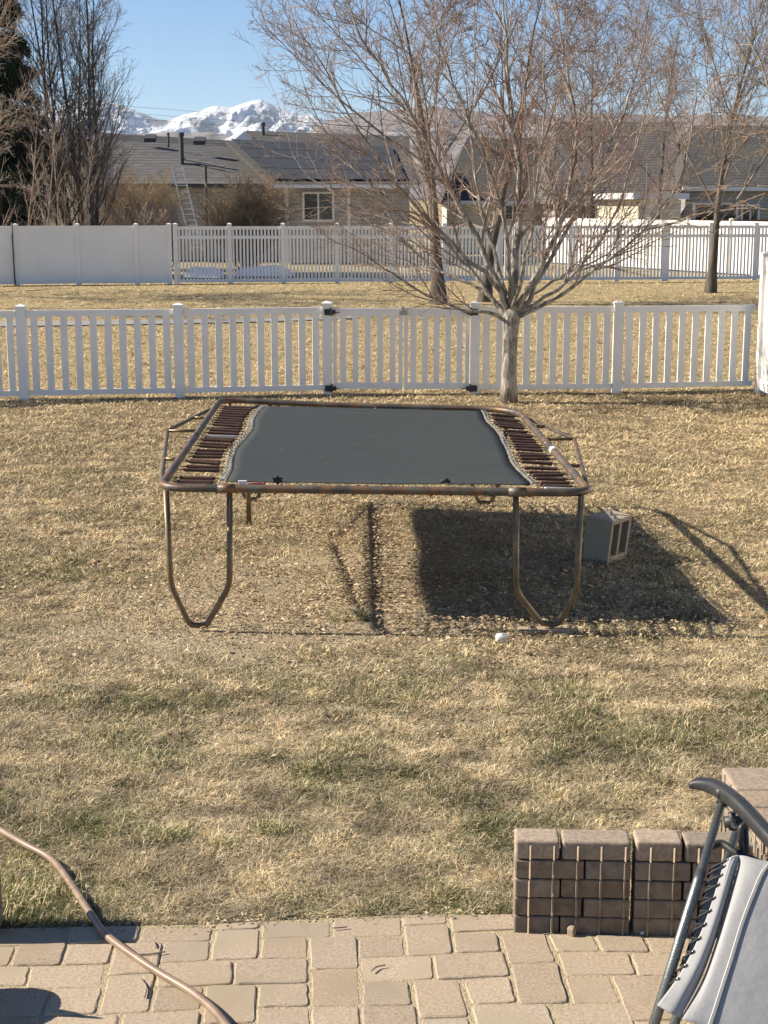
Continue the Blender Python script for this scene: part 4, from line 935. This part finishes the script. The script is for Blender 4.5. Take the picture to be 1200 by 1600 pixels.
# ------------------------------------------------------------------ mountains and hills
def ridge(name, prof, Y, depth, m, seed, rough, base=0.0, nx=260, ny=70, jag=6):
    xs = np.array([p[0] for p in prof], float); ys = np.array([p[1] for p in prof], float)
    U = np.linspace(xs[0], xs[-1], nx); g_ = fbm(U, U * 0, 34., seed + 5, 5) - .5; top = np.array([D(u, np.interp(u, xs, ys) + jag * g_[i], Y).z for i, u in enumerate(U)]); Xr = np.array([D(u, 300, Y).x for u in U])
    T = np.linspace(0, 1, ny); XX, TT = np.meshgrid(Xr, T, indexing='ij'); TOP = top[:, None] * np.ones_like(TT)
    YY = Y - depth * (1 - TT); n1 = fbm(XX + (1 - TT) * depth * .12, YY * .35, depth * .16, seed, 6); rid = 1 - np.abs(2 * n1 - 1)
    rid2 = 1 - np.abs(2 * fbm(XX - YY * .2, YY * .5, depth * .05, seed + 30, 6) - 1)
    env = TT ** .85; Z = TOP * env * (1 - rough * (1 - rid) * (1 - TT) * 2.4) - TOP * rough * .36 * (1 - rid2) * (1 - TT ** 6)
    Z = np.maximum(Z, -5)
    # back side
    V = np.stack([XX, YY, Z], 2).reshape(-1, 3); i = np.arange(nx - 1)[:, None] * ny + np.arange(ny - 1)[None, :]; i = i.ravel()
    q = np.stack([i, i + ny, i + ny + 1, i + 1], 1); b0 = len(V); Vb = np.stack([Xr, np.full(nx, Y + depth), np.full(nx, -5.)], 1)
    k = np.arange(nx - 1); qb = np.stack([k * ny + ny - 1, (k + 1) * ny + ny - 1, b0 + k + 1, b0 + k], 1)
    o = np_mesh(name, np.concatenate([V, Vb]), np.concatenate([q, qb]), None, m, smooth=True); tag(o, kind='structure'); return o
def snow_mat():
    m = mat("snowfield", (.58, .60, .64), (.15, .15, .17), .85, .0042, 14, 60.0, .006, world=True, lo=.52, hi=.60, stretch=(1.0, .35, .6))
    return m
MTN = [(-260, 205), (-120, 190), (0, 180), (80, 168), (150, 152), (182, 160), (215, 173), (250, 186), (268, 188), (290, 178), (318, 172), (345, 166), (362, 166), (385, 159), (412, 157), (436, 166), (468, 177), (490, 181), (515, 192), (580, 215), (700, 235), (900, 250)]
ridge("snow_mountain", MTN, 9000, 3200, snow_mat(), 51, .95, nx=640, ny=220, jag=9)
HL = [(-300, 232), (0, 226), (150, 216), (260, 206), (330, 207), (400, 216), (470, 214), (505, 192), (540, 180), (600, 172), (680, 166), (760, 176), (860, 184), (940, 176), (1040, 182), (1120, 178), (1240, 186), (1500, 200)]
ridge("brown_hills", HL, 5200, 1500, mat("hazy_dry_hill", (.14, .12, .115), (.23, .20, .19), .95, .006, 10, 30., .01, world=True), 77, .3, nx=300, ny=90)  # grey-mauve tone puts some distance haze into the hill colour

# ------------------------------------------------------------------ bare trees
class Tree:
    def __init__(s, seed): s.g = np.random.default_rng(seed); s.br = {}
    def add(s, pts, rad, lvl): s.br.setdefault((len(pts), lvl), []).append((pts, rad))
    def grow(s, p, d, L, r, lvl, cfg):
        g = s.g; c = cfg[lvl]; n = c['n']; pts = np.empty((n + 1, 3)); pts[0] = p; d = d / np.linalg.norm(d); q = p.copy(); ds = [d]
        for i in range(n):
            d = d + g.normal(0, c['wob'], 3); d[2] += c['up']; d /= np.linalg.norm(d); q = q + d * L / n; pts[i+1] = q; ds.append(d)
        rad = r * (1 - (1 - c.get('tip', .25)) * np.linspace(0, 1, n + 1) ** c.get('tp', 1.0)); s.add(pts, rad, lvl)
        s.kids(pts, rad, ds, L, lvl, cfg)
    def kids(s, pts, rad, ds, L, lvl, cfg, nch=None, t0=None):
        g = s.g; c = cfg[lvl]; n = len(pts) - 1
        if lvl + 1 >= len(cfg): return
        k = nch or max(1, int(g.poisson(c['ch']))); t0 = c['t0'] if t0 is None else t0; az0 = g.random() * 6.28
        for j in range(k):
            t = t0 + (1 - t0) * (j + g.random()) / k; f = t * n; i = min(int(f), n - 1); fr = f - i; p = pts[i] * (1 - fr) + pts[i+1] * fr; d = ds[min(i, len(ds) - 1)]
            az = az0 + j * 2.4 + g.normal(0, .4); an = math.radians(g.normal(c['ang'], 9)); a = np.cross(d, [.31, .17, .93]); a /= np.linalg.norm(a) + 1e-9; b = np.cross(d, a)
            nd = d * math.cos(an) + (a * math.cos(az) + b * math.sin(az)) * math.sin(an)
            cl = L * c['lr'] * (1.15 - .65 * t) * g.uniform(.65, 1.2); cr = max(min(rad[i] * c.get('rr', .6), rad[i] * .9), cfg[lvl+1].get('rmin', .002))
            s.grow(p, nd, cl, cr, lvl + 1, cfg)
    def mesh(s, name, lvls, sides, m, parent):
        V = []; Qd = []; base = 0
        for (n, lvl), lst in s.br.items():
            if lvl not in lvls: continue
            k = sides.get(lvl, 3); P = np.array([x[0] for x in lst]); Rr = np.array([x[1] for x in lst]); B = len(lst)
            T = np.gradient(P, axis=1); T /= np.linalg.norm(T, axis=2, keepdims=True) + 1e-9; ov = P[:, -1] - P[:, 0]; ov /= np.linalg.norm(ov, axis=1, keepdims=True) + 1e-9
            ref = np.where(np.abs(ov[:, 2:3]) > .8, np.array([[1., .1, 0]]), np.array([[.05, .1, 1.]]))[:, None, :] * np.ones_like(T)
            U = np.cross(T, ref); U /= np.linalg.norm(U, axis=2, keepdims=True) + 1e-9; W = np.cross(T, U); a = np.arange(k) * 2 * np.pi / k
            R4 = P[:, :, None, :] + (U[:, :, None, :] * np.cos(a)[None, None, :, None] + W[:, :, None, :] * np.sin(a)[None, None, :, None]) * Rr[:, :, None, None]
            V.append(R4.reshape(-1, 3)); bi = (np.arange(B) * n * k)[:, None, None]; ii = (np.arange(n - 1) * k)[None, :, None]; kk = np.arange(k)[None, None, :]; k2 = (kk + 1) % k
            A = bi + ii + kk; Bq = bi + ii + k2; q = np.stack([A, Bq, Bq + k, A + k], -1).reshape(-1, 4) + base; Qd.append(q); base += B * n * k
        if V: return np_mesh(name, np.concatenate(V), np.concatenate(Qd), None, m, parent, True)
    def tips(s, lvl): return np.array([x[0][-1] for (n, l), lst in s.br.items() if l == lvl for x in lst])
def buds(name, P, size, m, parent, g, col=None):
    n = len(P); V = (P[:, None, :] + g.normal(0, size, (n, 3, 3))); t = np.arange(n * 3).reshape(-1, 3); return np_mesh(name, V, None, t, m, parent)

def main_tree():
    base = G(795, 629, GZ); Yb = base.y; t = Tree(21)
    E = empty("bare_tree", (0, 0, 0))
    tp = np.array([D(x, y, Yb) for x, y in ((795, 636), (795, 600), (796, 560), (797, 525), (799, 500), (800, 480))], float); tp[0][2] = -.05
    s_ = MB(); s_.tube([Vector(p) for p in tp], [.13, .104, .098, .098, .115, .08], 16).build("trunk", M['bark_l'], E, True)
    limbs = [
     ([(792, 500), (765, 488), (735, 489), (700, 475), (650, 452), (600, 418), (560, 392), (515, 372)], -.9, .045),
     ([(795, 495), (765, 462), (735, 420), (690, 372), (610, 315), (555, 265), (510, 210), (475, 130)], .5, .055),
     ([(797, 490), (770, 440), (720, 395), (660, 335), (595, 255), (545, 180), (500, 95), (455, 30)], -.5, .06),
     ([(797, 492), (775, 440), (745, 370), (700, 288), (660, 210), (610, 128), (565, 55), (530, -30)], .2, .08),
     ([(797, 480), (795, 420), (785, 335), (760, 250), (720, 160), (692, 80), (668, -20)], -1.1, .055),
     ([(799, 490), (806, 400), (812, 300), (802, 200), (792, 100), (785, -30)], .6, .10),
     ([(800, 490), (832, 442), (868, 370), (893, 280), (900, 195), (884, 100), (862, -20)], -.7, .08),
     ([(801, 495), (838, 450), (884, 362), (932, 272), (972, 180), (1000, 90), (1020, -30)], .4, .06),
     ([(800, 492), (852, 466), (905, 420), (955, 345), (992, 240), (1012, 150), (1020, 50)], 1.1, .05),
     ([(802, 500), (860, 470), (930, 420), (1000, 368), (1060, 285), (1085, 190), (1085, 90)], -.6, .05),
     ([(799, 488), (816, 430), (832, 330), (846, 230), (852, 120), (848, -10)], -1.6, .05),
     ([(797, 488), (780, 420), (752, 330), (736, 230), (740, 120), (742, -10)], 1.5, .055),
     ([(795, 492), (755, 455), (690, 425), (640, 385), (575, 345), (520, 300), (470, 262), (440, 190)], 1.3, .042),
     ([(800, 496), (850, 450), (890, 425), (950, 395), (1010, 340), (1040, 290)], 1.6, .038),
    ]
    cfg = [None,
      dict(n=7, wob=.05, up=.035, ch=8, t0=.10, ang=34, lr=.50, rr=.55, tip=.2, tp=.8, rmin=.004),
      dict(n=6, wob=.07, up=.05, ch=6.5, t0=.12, ang=34, lr=.52, rr=.6, tip=.35, rmin=.0035),
      dict(n=4, wob=.09, up=.05, ch=5.5, t0=.1, ang=38, lr=.50, rr=.7, tip=.5, rmin=.0023),
      dict(n=3, wob=.12, up=.05, ch=0, t0=.1, ang=40, lr=.4, rr=.7, tip=.6, rmin=.0020)]
    for pts, dy, r in limbs:
        n = len(pts); P = [D(x, y, Yb + dy * (i / (n - 1)) ** .8 * 1.0) for i, (x, y) in enumerate(pts)]; sp = np.array(spline(P, 3), float); m_ = len(sp)
        sp[1:] += t.g.normal(0, .012, (m_ - 1, 3))
        rad = r * .66 * (1 - .86 * np.linspace(0, 1, m_) ** .75); t.add(sp, rad, 1); ds = np.gradient(sp, axis=0); ds /= np.linalg.norm(ds, axis=1, keepdims=True); L = np.linalg.norm(np.diff(sp, axis=0), axis=1).sum()
        t.kids(sp, rad, list(ds), L * .60, 1, cfg, nch=17, t0=.24)
        # leader beyond the frame
        t.grow(sp[-1], ds[-1] + np.array([0, 0, .3]), 1.2, rad[-1], 2, cfg)
    t.mesh("limbs", (1,), {1: 8}, M['bark_l'], E); t.mesh("branches", (2,), {2: 5}, M['twig_l'], E); t.mesh("twigs", (3, 4), {}, M['twig_m'], E)
    tag(E, "pale barked bare tree with fanned reddish twigs just in front of the picket fence", "tree")
main_tree()

def big_tree(name, base, H, tr, seed, label, m1, m2, m3, lean=(0, 0), split=.28, nl=9, ang=34, dens=1.0, up=.03, rt=.006, group=None, kids3=True, fork=False):
    t = Tree(seed); g = t.g; E = empty(name, (0, 0, 0)); p = np.array(base, float); p[2] = GZ - .02
    cfg = [dict(n=12, wob=.05, up=.06, ch=nl * 1.35, t0=split, ang=ang, lr=.66, rr=.42, tip=.03, tp=.38, rmin=.01),
      dict(n=8, wob=.06, up=up, ch=8 * dens, t0=.18, ang=36, lr=.50, rr=.55, tip=.2, tp=.85, rmin=rt * 1.6),
      dict(n=6, wob=.08, up=up, ch=7 * dens, t0=.12, ang=40, lr=.46, rr=.6, tip=.35, rmin=rt * 1.3),
      dict(n=4, wob=.10, up=up, ch=(5 * dens) if kids3 else 0, t0=.1, ang=42, lr=.48, rr=.7, tip=.5, rmin=rt),
      dict(n=3, wob=.12, up=up, ch=0, t0=.1, ang=40, lr=.4, rr=.7, tip=.5, rmin=rt * .8)]
    d = np.array([lean[0], lean[1], 1.0])
    t.grow(p, d, H, tr, 0, cfg)
    b = t.mesh("trunk", (0,), {0: 14}, m1, E); t.mesh("limbs", (1,), {1: 7}, m2, E); t.mesh("branches", (2,), {2: 4}, m2, E); t.mesh("twigs", (3, 4), {}, m3, E)
    tag(E, label, "tree", group); return E
def gp(px, py): p = G(px, py, 0); return (p.x, p.y, 0)
bt = 'bare trees of the common lawn'
big_tree("bare_tree", gp(685, 474), 8.5, .26, 31, "thick dark trunked bare tree, left of the pair on the common lawn", M['bark_d'], M['twig_d'], M['twig_r'], (-.02, 0), .22, 11, 42, 1.15, .03, .008)
big_tree("bare_tree", gp(757, 470), 8.5, .22, 32, "slimmer dark bare tree, right of the pair on the common lawn", M['bark_d'], M['twig_d'], M['twig_r'], (.06, 0), .24, 10, 40, 1.15, .03, .008)
big_tree("bare_tree", gp(1110, 456), 8.8, .20, 33, "upright bare tree with a dark straight trunk near the slatted fence at right", M['bark_d'], M['twig_d'], M['twig_l'], (.02, 0), .19, 12, 36, 1.2, .05, .008)
p_ = D(920, 400, 66); big_tree("bare_tree", (p_.x, 66, 0), 10, .2, 34, "hazy brown bare tree standing behind the slatted fence in the middle", M['bark_d'], M['twig_d'], M['twig_r'], (0, 0), .2, 10, 40, 1.25, .03, .009, kids3=True)
p_ = D(1020, 400, 63); big_tree("bare_tree", (p_.x, 63, 0), 10, .2, 38, "second bare tree behind the slatted fence, in front of the cream annex", M['bark_d'], M['twig_d'], M['twig_r'], (0, 0), .2, 9, 40, 1.25, .03, .009, kids3=True)
# left: upright multi-stem tree, young stems, off-frame tree
def multistem(name, px, Y, H, nst, spread, seed, label, m1, m2, m3, r=.09, dens=1.0, rt=.007, w0=.5):
    t = Tree(seed); g = t.g; E = empty(name, (0, 0, 0)); c = D(px, 400, Y)
    cfg = [dict(n=10, wob=.025, up=.05, ch=19 * dens, t0=.12, ang=33, lr=.30, rr=.42, tip=.15, tp=.8, rmin=rt * 2),
      dict(n=6, wob=.06, up=.06, ch=7 * dens, t0=.12, ang=30, lr=.45, rr=.55, tip=.3, rmin=rt * 1.3),
      dict(n=5, wob=.08, up=.05, ch=5 * dens, t0=.1, ang=36, lr=.5, rr=.6, tip=.4, rmin=rt),
      dict(n=3, wob=.1, up=.05, ch=0, t0=.1, ang=36, lr=.4, rr=.7, tip=.5, rmin=rt * .8)]
    for i in range(nst):
        a = (i / max(1, nst - 1) - .5) * 2; p = np.array([c.x + a * w0 + g.normal(0, .1), Y + g.normal(0, .3), GZ - .02]); d = np.array([a * spread + g.normal(0, .02), g.normal(0, .06), 1.0]); t.grow(p, d, H * g.uniform(.85, 1.08), r * g.uniform(.7, 1.1), 0, cfg)
    t.mesh("stems", (0,), {0: 8}, m1, E); t.mesh("branches", (1,), {1: 4}, m2, E); t.mesh("twigs", (2, 3), {}, m3, E); tag(E, label, "tree"); return E
multistem("bare_tree", 126, 56, 11.5, 7, .085, 41, "tall dark multi-stemmed upright bare tree behind the back left fence", M['bark_d'], M['bark_d'], M['twig_d'], .10, 1.35, .008)
multistem("bare_tree", 103, 53, 5.2, 3, .22, 42, "small pale twiggy tree just behind the back left fence", M['bark_l'], M['twig_l'], M['twig_r'], .05, .9, .006, .3)
multistem("bare_tree", 20, 52.5, 6, 4, .3, 43, "low spreading bare tree at the far left edge in front of the conifer", M['twig_l'], M['twig_l'], M['twig_l'], .05, .6, .005, .8)
big_tree("bare_tree", (-11.6, 38, 0), 8, .17, 44, "pale branched bare tree reaching into the frame from the upper left", M['bark_l'], M['twig_l'], M['twig_l'], (.06, 0), .2, 12, 50, 1.1, .02, .007)
big_tree("bare_tree", (-16, 44, 0), 9, .22, 45, "bare tree outside the left edge that shades the far lawn", M['bark_d'], M['twig_d'], M['twig_d'], (0, 0), .2, 12, 48, 1.3, .02, .012, kids3=False)
# orange-twigged tree entering from the right
def willow():
    t = Tree(51); g = t.g; E = empty("orange_twigged_tree", (0, 0, 0)); Y = 29.; c = D(1335, 500, Y)
    cfg = [dict(n=8, wob=.02, up=.05, ch=8, t0=.3, ang=45, lr=.55, rr=.6, tip=.35, rmin=.02), dict(n=8, wob=.05, up=.0, ch=8, t0=.2, ang=40, lr=.55, rr=.45, tip=.25, rmin=.006),
           dict(n=8, wob=.05, up=-.05, ch=5, t0=.2, ang=36, lr=.6, rr=.55, tip=.3, rmin=.0035), dict(n=7, wob=.05, up=-.08, ch=0, t0=0, ang=30, lr=.5, tip=.5, rmin=.003)]
    t.grow(np.array([c.x, Y, GZ - .02]), np.array([0, 0, 1.]), 5.6, .14, 0, cfg)
    for pts in ([(1330, 330), (1240, 240), (1190, 190), (1120, 175), (1060, 195)], [(1330, 360), (1230, 300), (1150, 290), (1050, 300), (990, 320)], [(1330, 300), (1220, 180), (1190, 100), (1160, 40), (1150, -30)], [(1330, 350), (1260, 250), (1180, 215), (1105, 200), (1010, 200)], [(1325, 380), (1210, 330), (1120, 330), (1060, 345), (1000, 385)], [(1330, 300), (1250, 180), (1170, 120), (1110, 130), (1080, 200)]):
        sp = np.array(spline([D(x, y, Y + (i * .2)) for i, (x, y) in enumerate(pts)], 4), float); rad = .028 * (1 - .8 * np.linspace(0, 1, len(sp))); t.add(sp, rad, 1); ds = np.gradient(sp, axis=0); ds /= np.linalg.norm(ds, axis=1, keepdims=True)
        t.kids(sp, rad, list(ds), 1.8, 1, cfg, nch=9, t0=.25)
    t.mesh("trunk", (0,), {0: 12}, M['bark_l'], E); t.mesh("limbs", (1,), {1: 6}, M['bark_l'], E); t.mesh("twigs", (2, 3), {}, M['twig_o'], E)
    tag(E, "tree with drooping orange twigs hanging in from the right edge", "tree")
willow()
# shrubs
def shrub(px, Y, H, W, n, seed, label, m, upright=False):
    t = Tree(seed); g = t.g; c = D(px, 400, Y)
    cfg = [dict(n=6, wob=.08, up=.03, ch=13, t0=.22, ang=32, lr=.42, rr=.6, tip=.4, rmin=.008), dict(n=4, wob=.1, up=.03, ch=9, t0=.15, ang=36, lr=.5, rr=.7, tip=.5, rmin=.007), dict(n=3, wob=.12, up=.02, ch=0, t0=0, ang=40, lr=.4, tip=.6, rmin=.006)]
    for i in range(n):
        a = g.random() * 6.28; s_ = (W / H) * 1.5 * g.random() ** .5 * (.35 if upright else 1); d = np.array([math.cos(a) * s_, math.sin(a) * s_, 1.]); rr = W * .25 * g.random() * (2.6 if upright else 1)
        t.grow(np.array([c.x + math.cos(a) * rr, Y + math.sin(a) * rr, GZ - .02]), d, H * g.uniform(.7, 1.0) / (1 + .25 * s_), .02, 0, cfg)
    E = empty("shrub", (0, 0, 0)); t.mesh("stems", (0,), {0: 4}, M['twig_d'], E); t.mesh("twigs", (1, 2), {}, m, E); tag(E, label, "shrub"); return E
shrub(386, 57, 3.55, 1.35, 95, 61, "rounded tan twiggy shrub against the grey house, right of the ladder", M['shrub'])
shrub(212, 60, 3.8, 1.35, 75, 62, "broad olive brown shrub left of the ladder", M['shrub'])
shrub(232, 54, 2.5, 1.3, 46, 63, "pale upright bare stems in front of the olive brown shrub", M['twig_l'], True)
# conifer
def conifer(px, Y, H, W, seed, label):
    g = np.random.default_rng(seed); c = D(px, 400, Y); E = empty("conifer", (0, 0, 0)); MB().tube([(c.x, Y, -.05), (c.x, Y, H * .5), (c.x, Y, H)], [.22, .13, .02], 10).build("trunk", M['bark_d'], E, True)
    n = 170000; z = H * (.06 + .93 * g.random(n) ** .85); nb = 320; bid = g.integers(0, nb, n); bz = H * (.05 + .92 * g.random(nb) ** .8); ba = g.random(nb) * 6.283; bl = W * (1.05 - bz / H) ** .8 * g.uniform(.7, 1.1, nb)
    t = g.random(n) ** .6; r = bl[bid] * t; a = ba[bid] + g.normal(0, .10, n) / (t + .3); z = bz[bid] - r * .28 + g.normal(0, .09, n) - .25 * t * g.random(n)
    P = np.stack([c.x + r * np.cos(a), Y + r * np.sin(a), np.maximum(z, .1)], 1); s_ = .05
    d = np.stack([np.cos(a), np.sin(a), -.6 + g.normal(0, .4, n)], 1) * .13; o = g.normal(0, .035, (n, 3)); V = np.stack([P, P + o, P + d + g.normal(0, .05, (n, 3))], 1)
    base = np.array([.035, .05, .03]) * g.uniform(.6, 1.6, (n, 1)); np_mesh("foliage", V, None, np.arange(n * 3).reshape(-1, 3), tint_mat("conifer_needles", .8, .1), E, attr=np.repeat(base, 3, axis=0))
    tag(E, label, "conifer tree")
conifer(0, 55.5, 12.5, 2.7, 71, "tall dark green conifer at the upper left edge")

# ------------------------------------------------------------------ valley air
def haze():
    b = MB().box((-8800, -25, -3.0), (8800, 12900, 640)); m = bpy.data.materials.new("valley_air"); m.use_nodes = True; N = m.node_tree.nodes; L = m.node_tree.links
    for n in list(N):
        if n.type == 'BSDF_PRINCIPLED': N.remove(n)
    v = N.new("ShaderNodeVolumePrincipled"); v.inputs['Color'].default_value = (.70, .84, 1, 1); v.inputs['Density'].default_value = 3.6e-5; v.inputs['Anisotropy'].default_value = .2
    L.new(v.outputs[0], N["Material Output"].inputs['Volume']); o = b.build("haze", m); tag(o, kind='stuff')
haze()
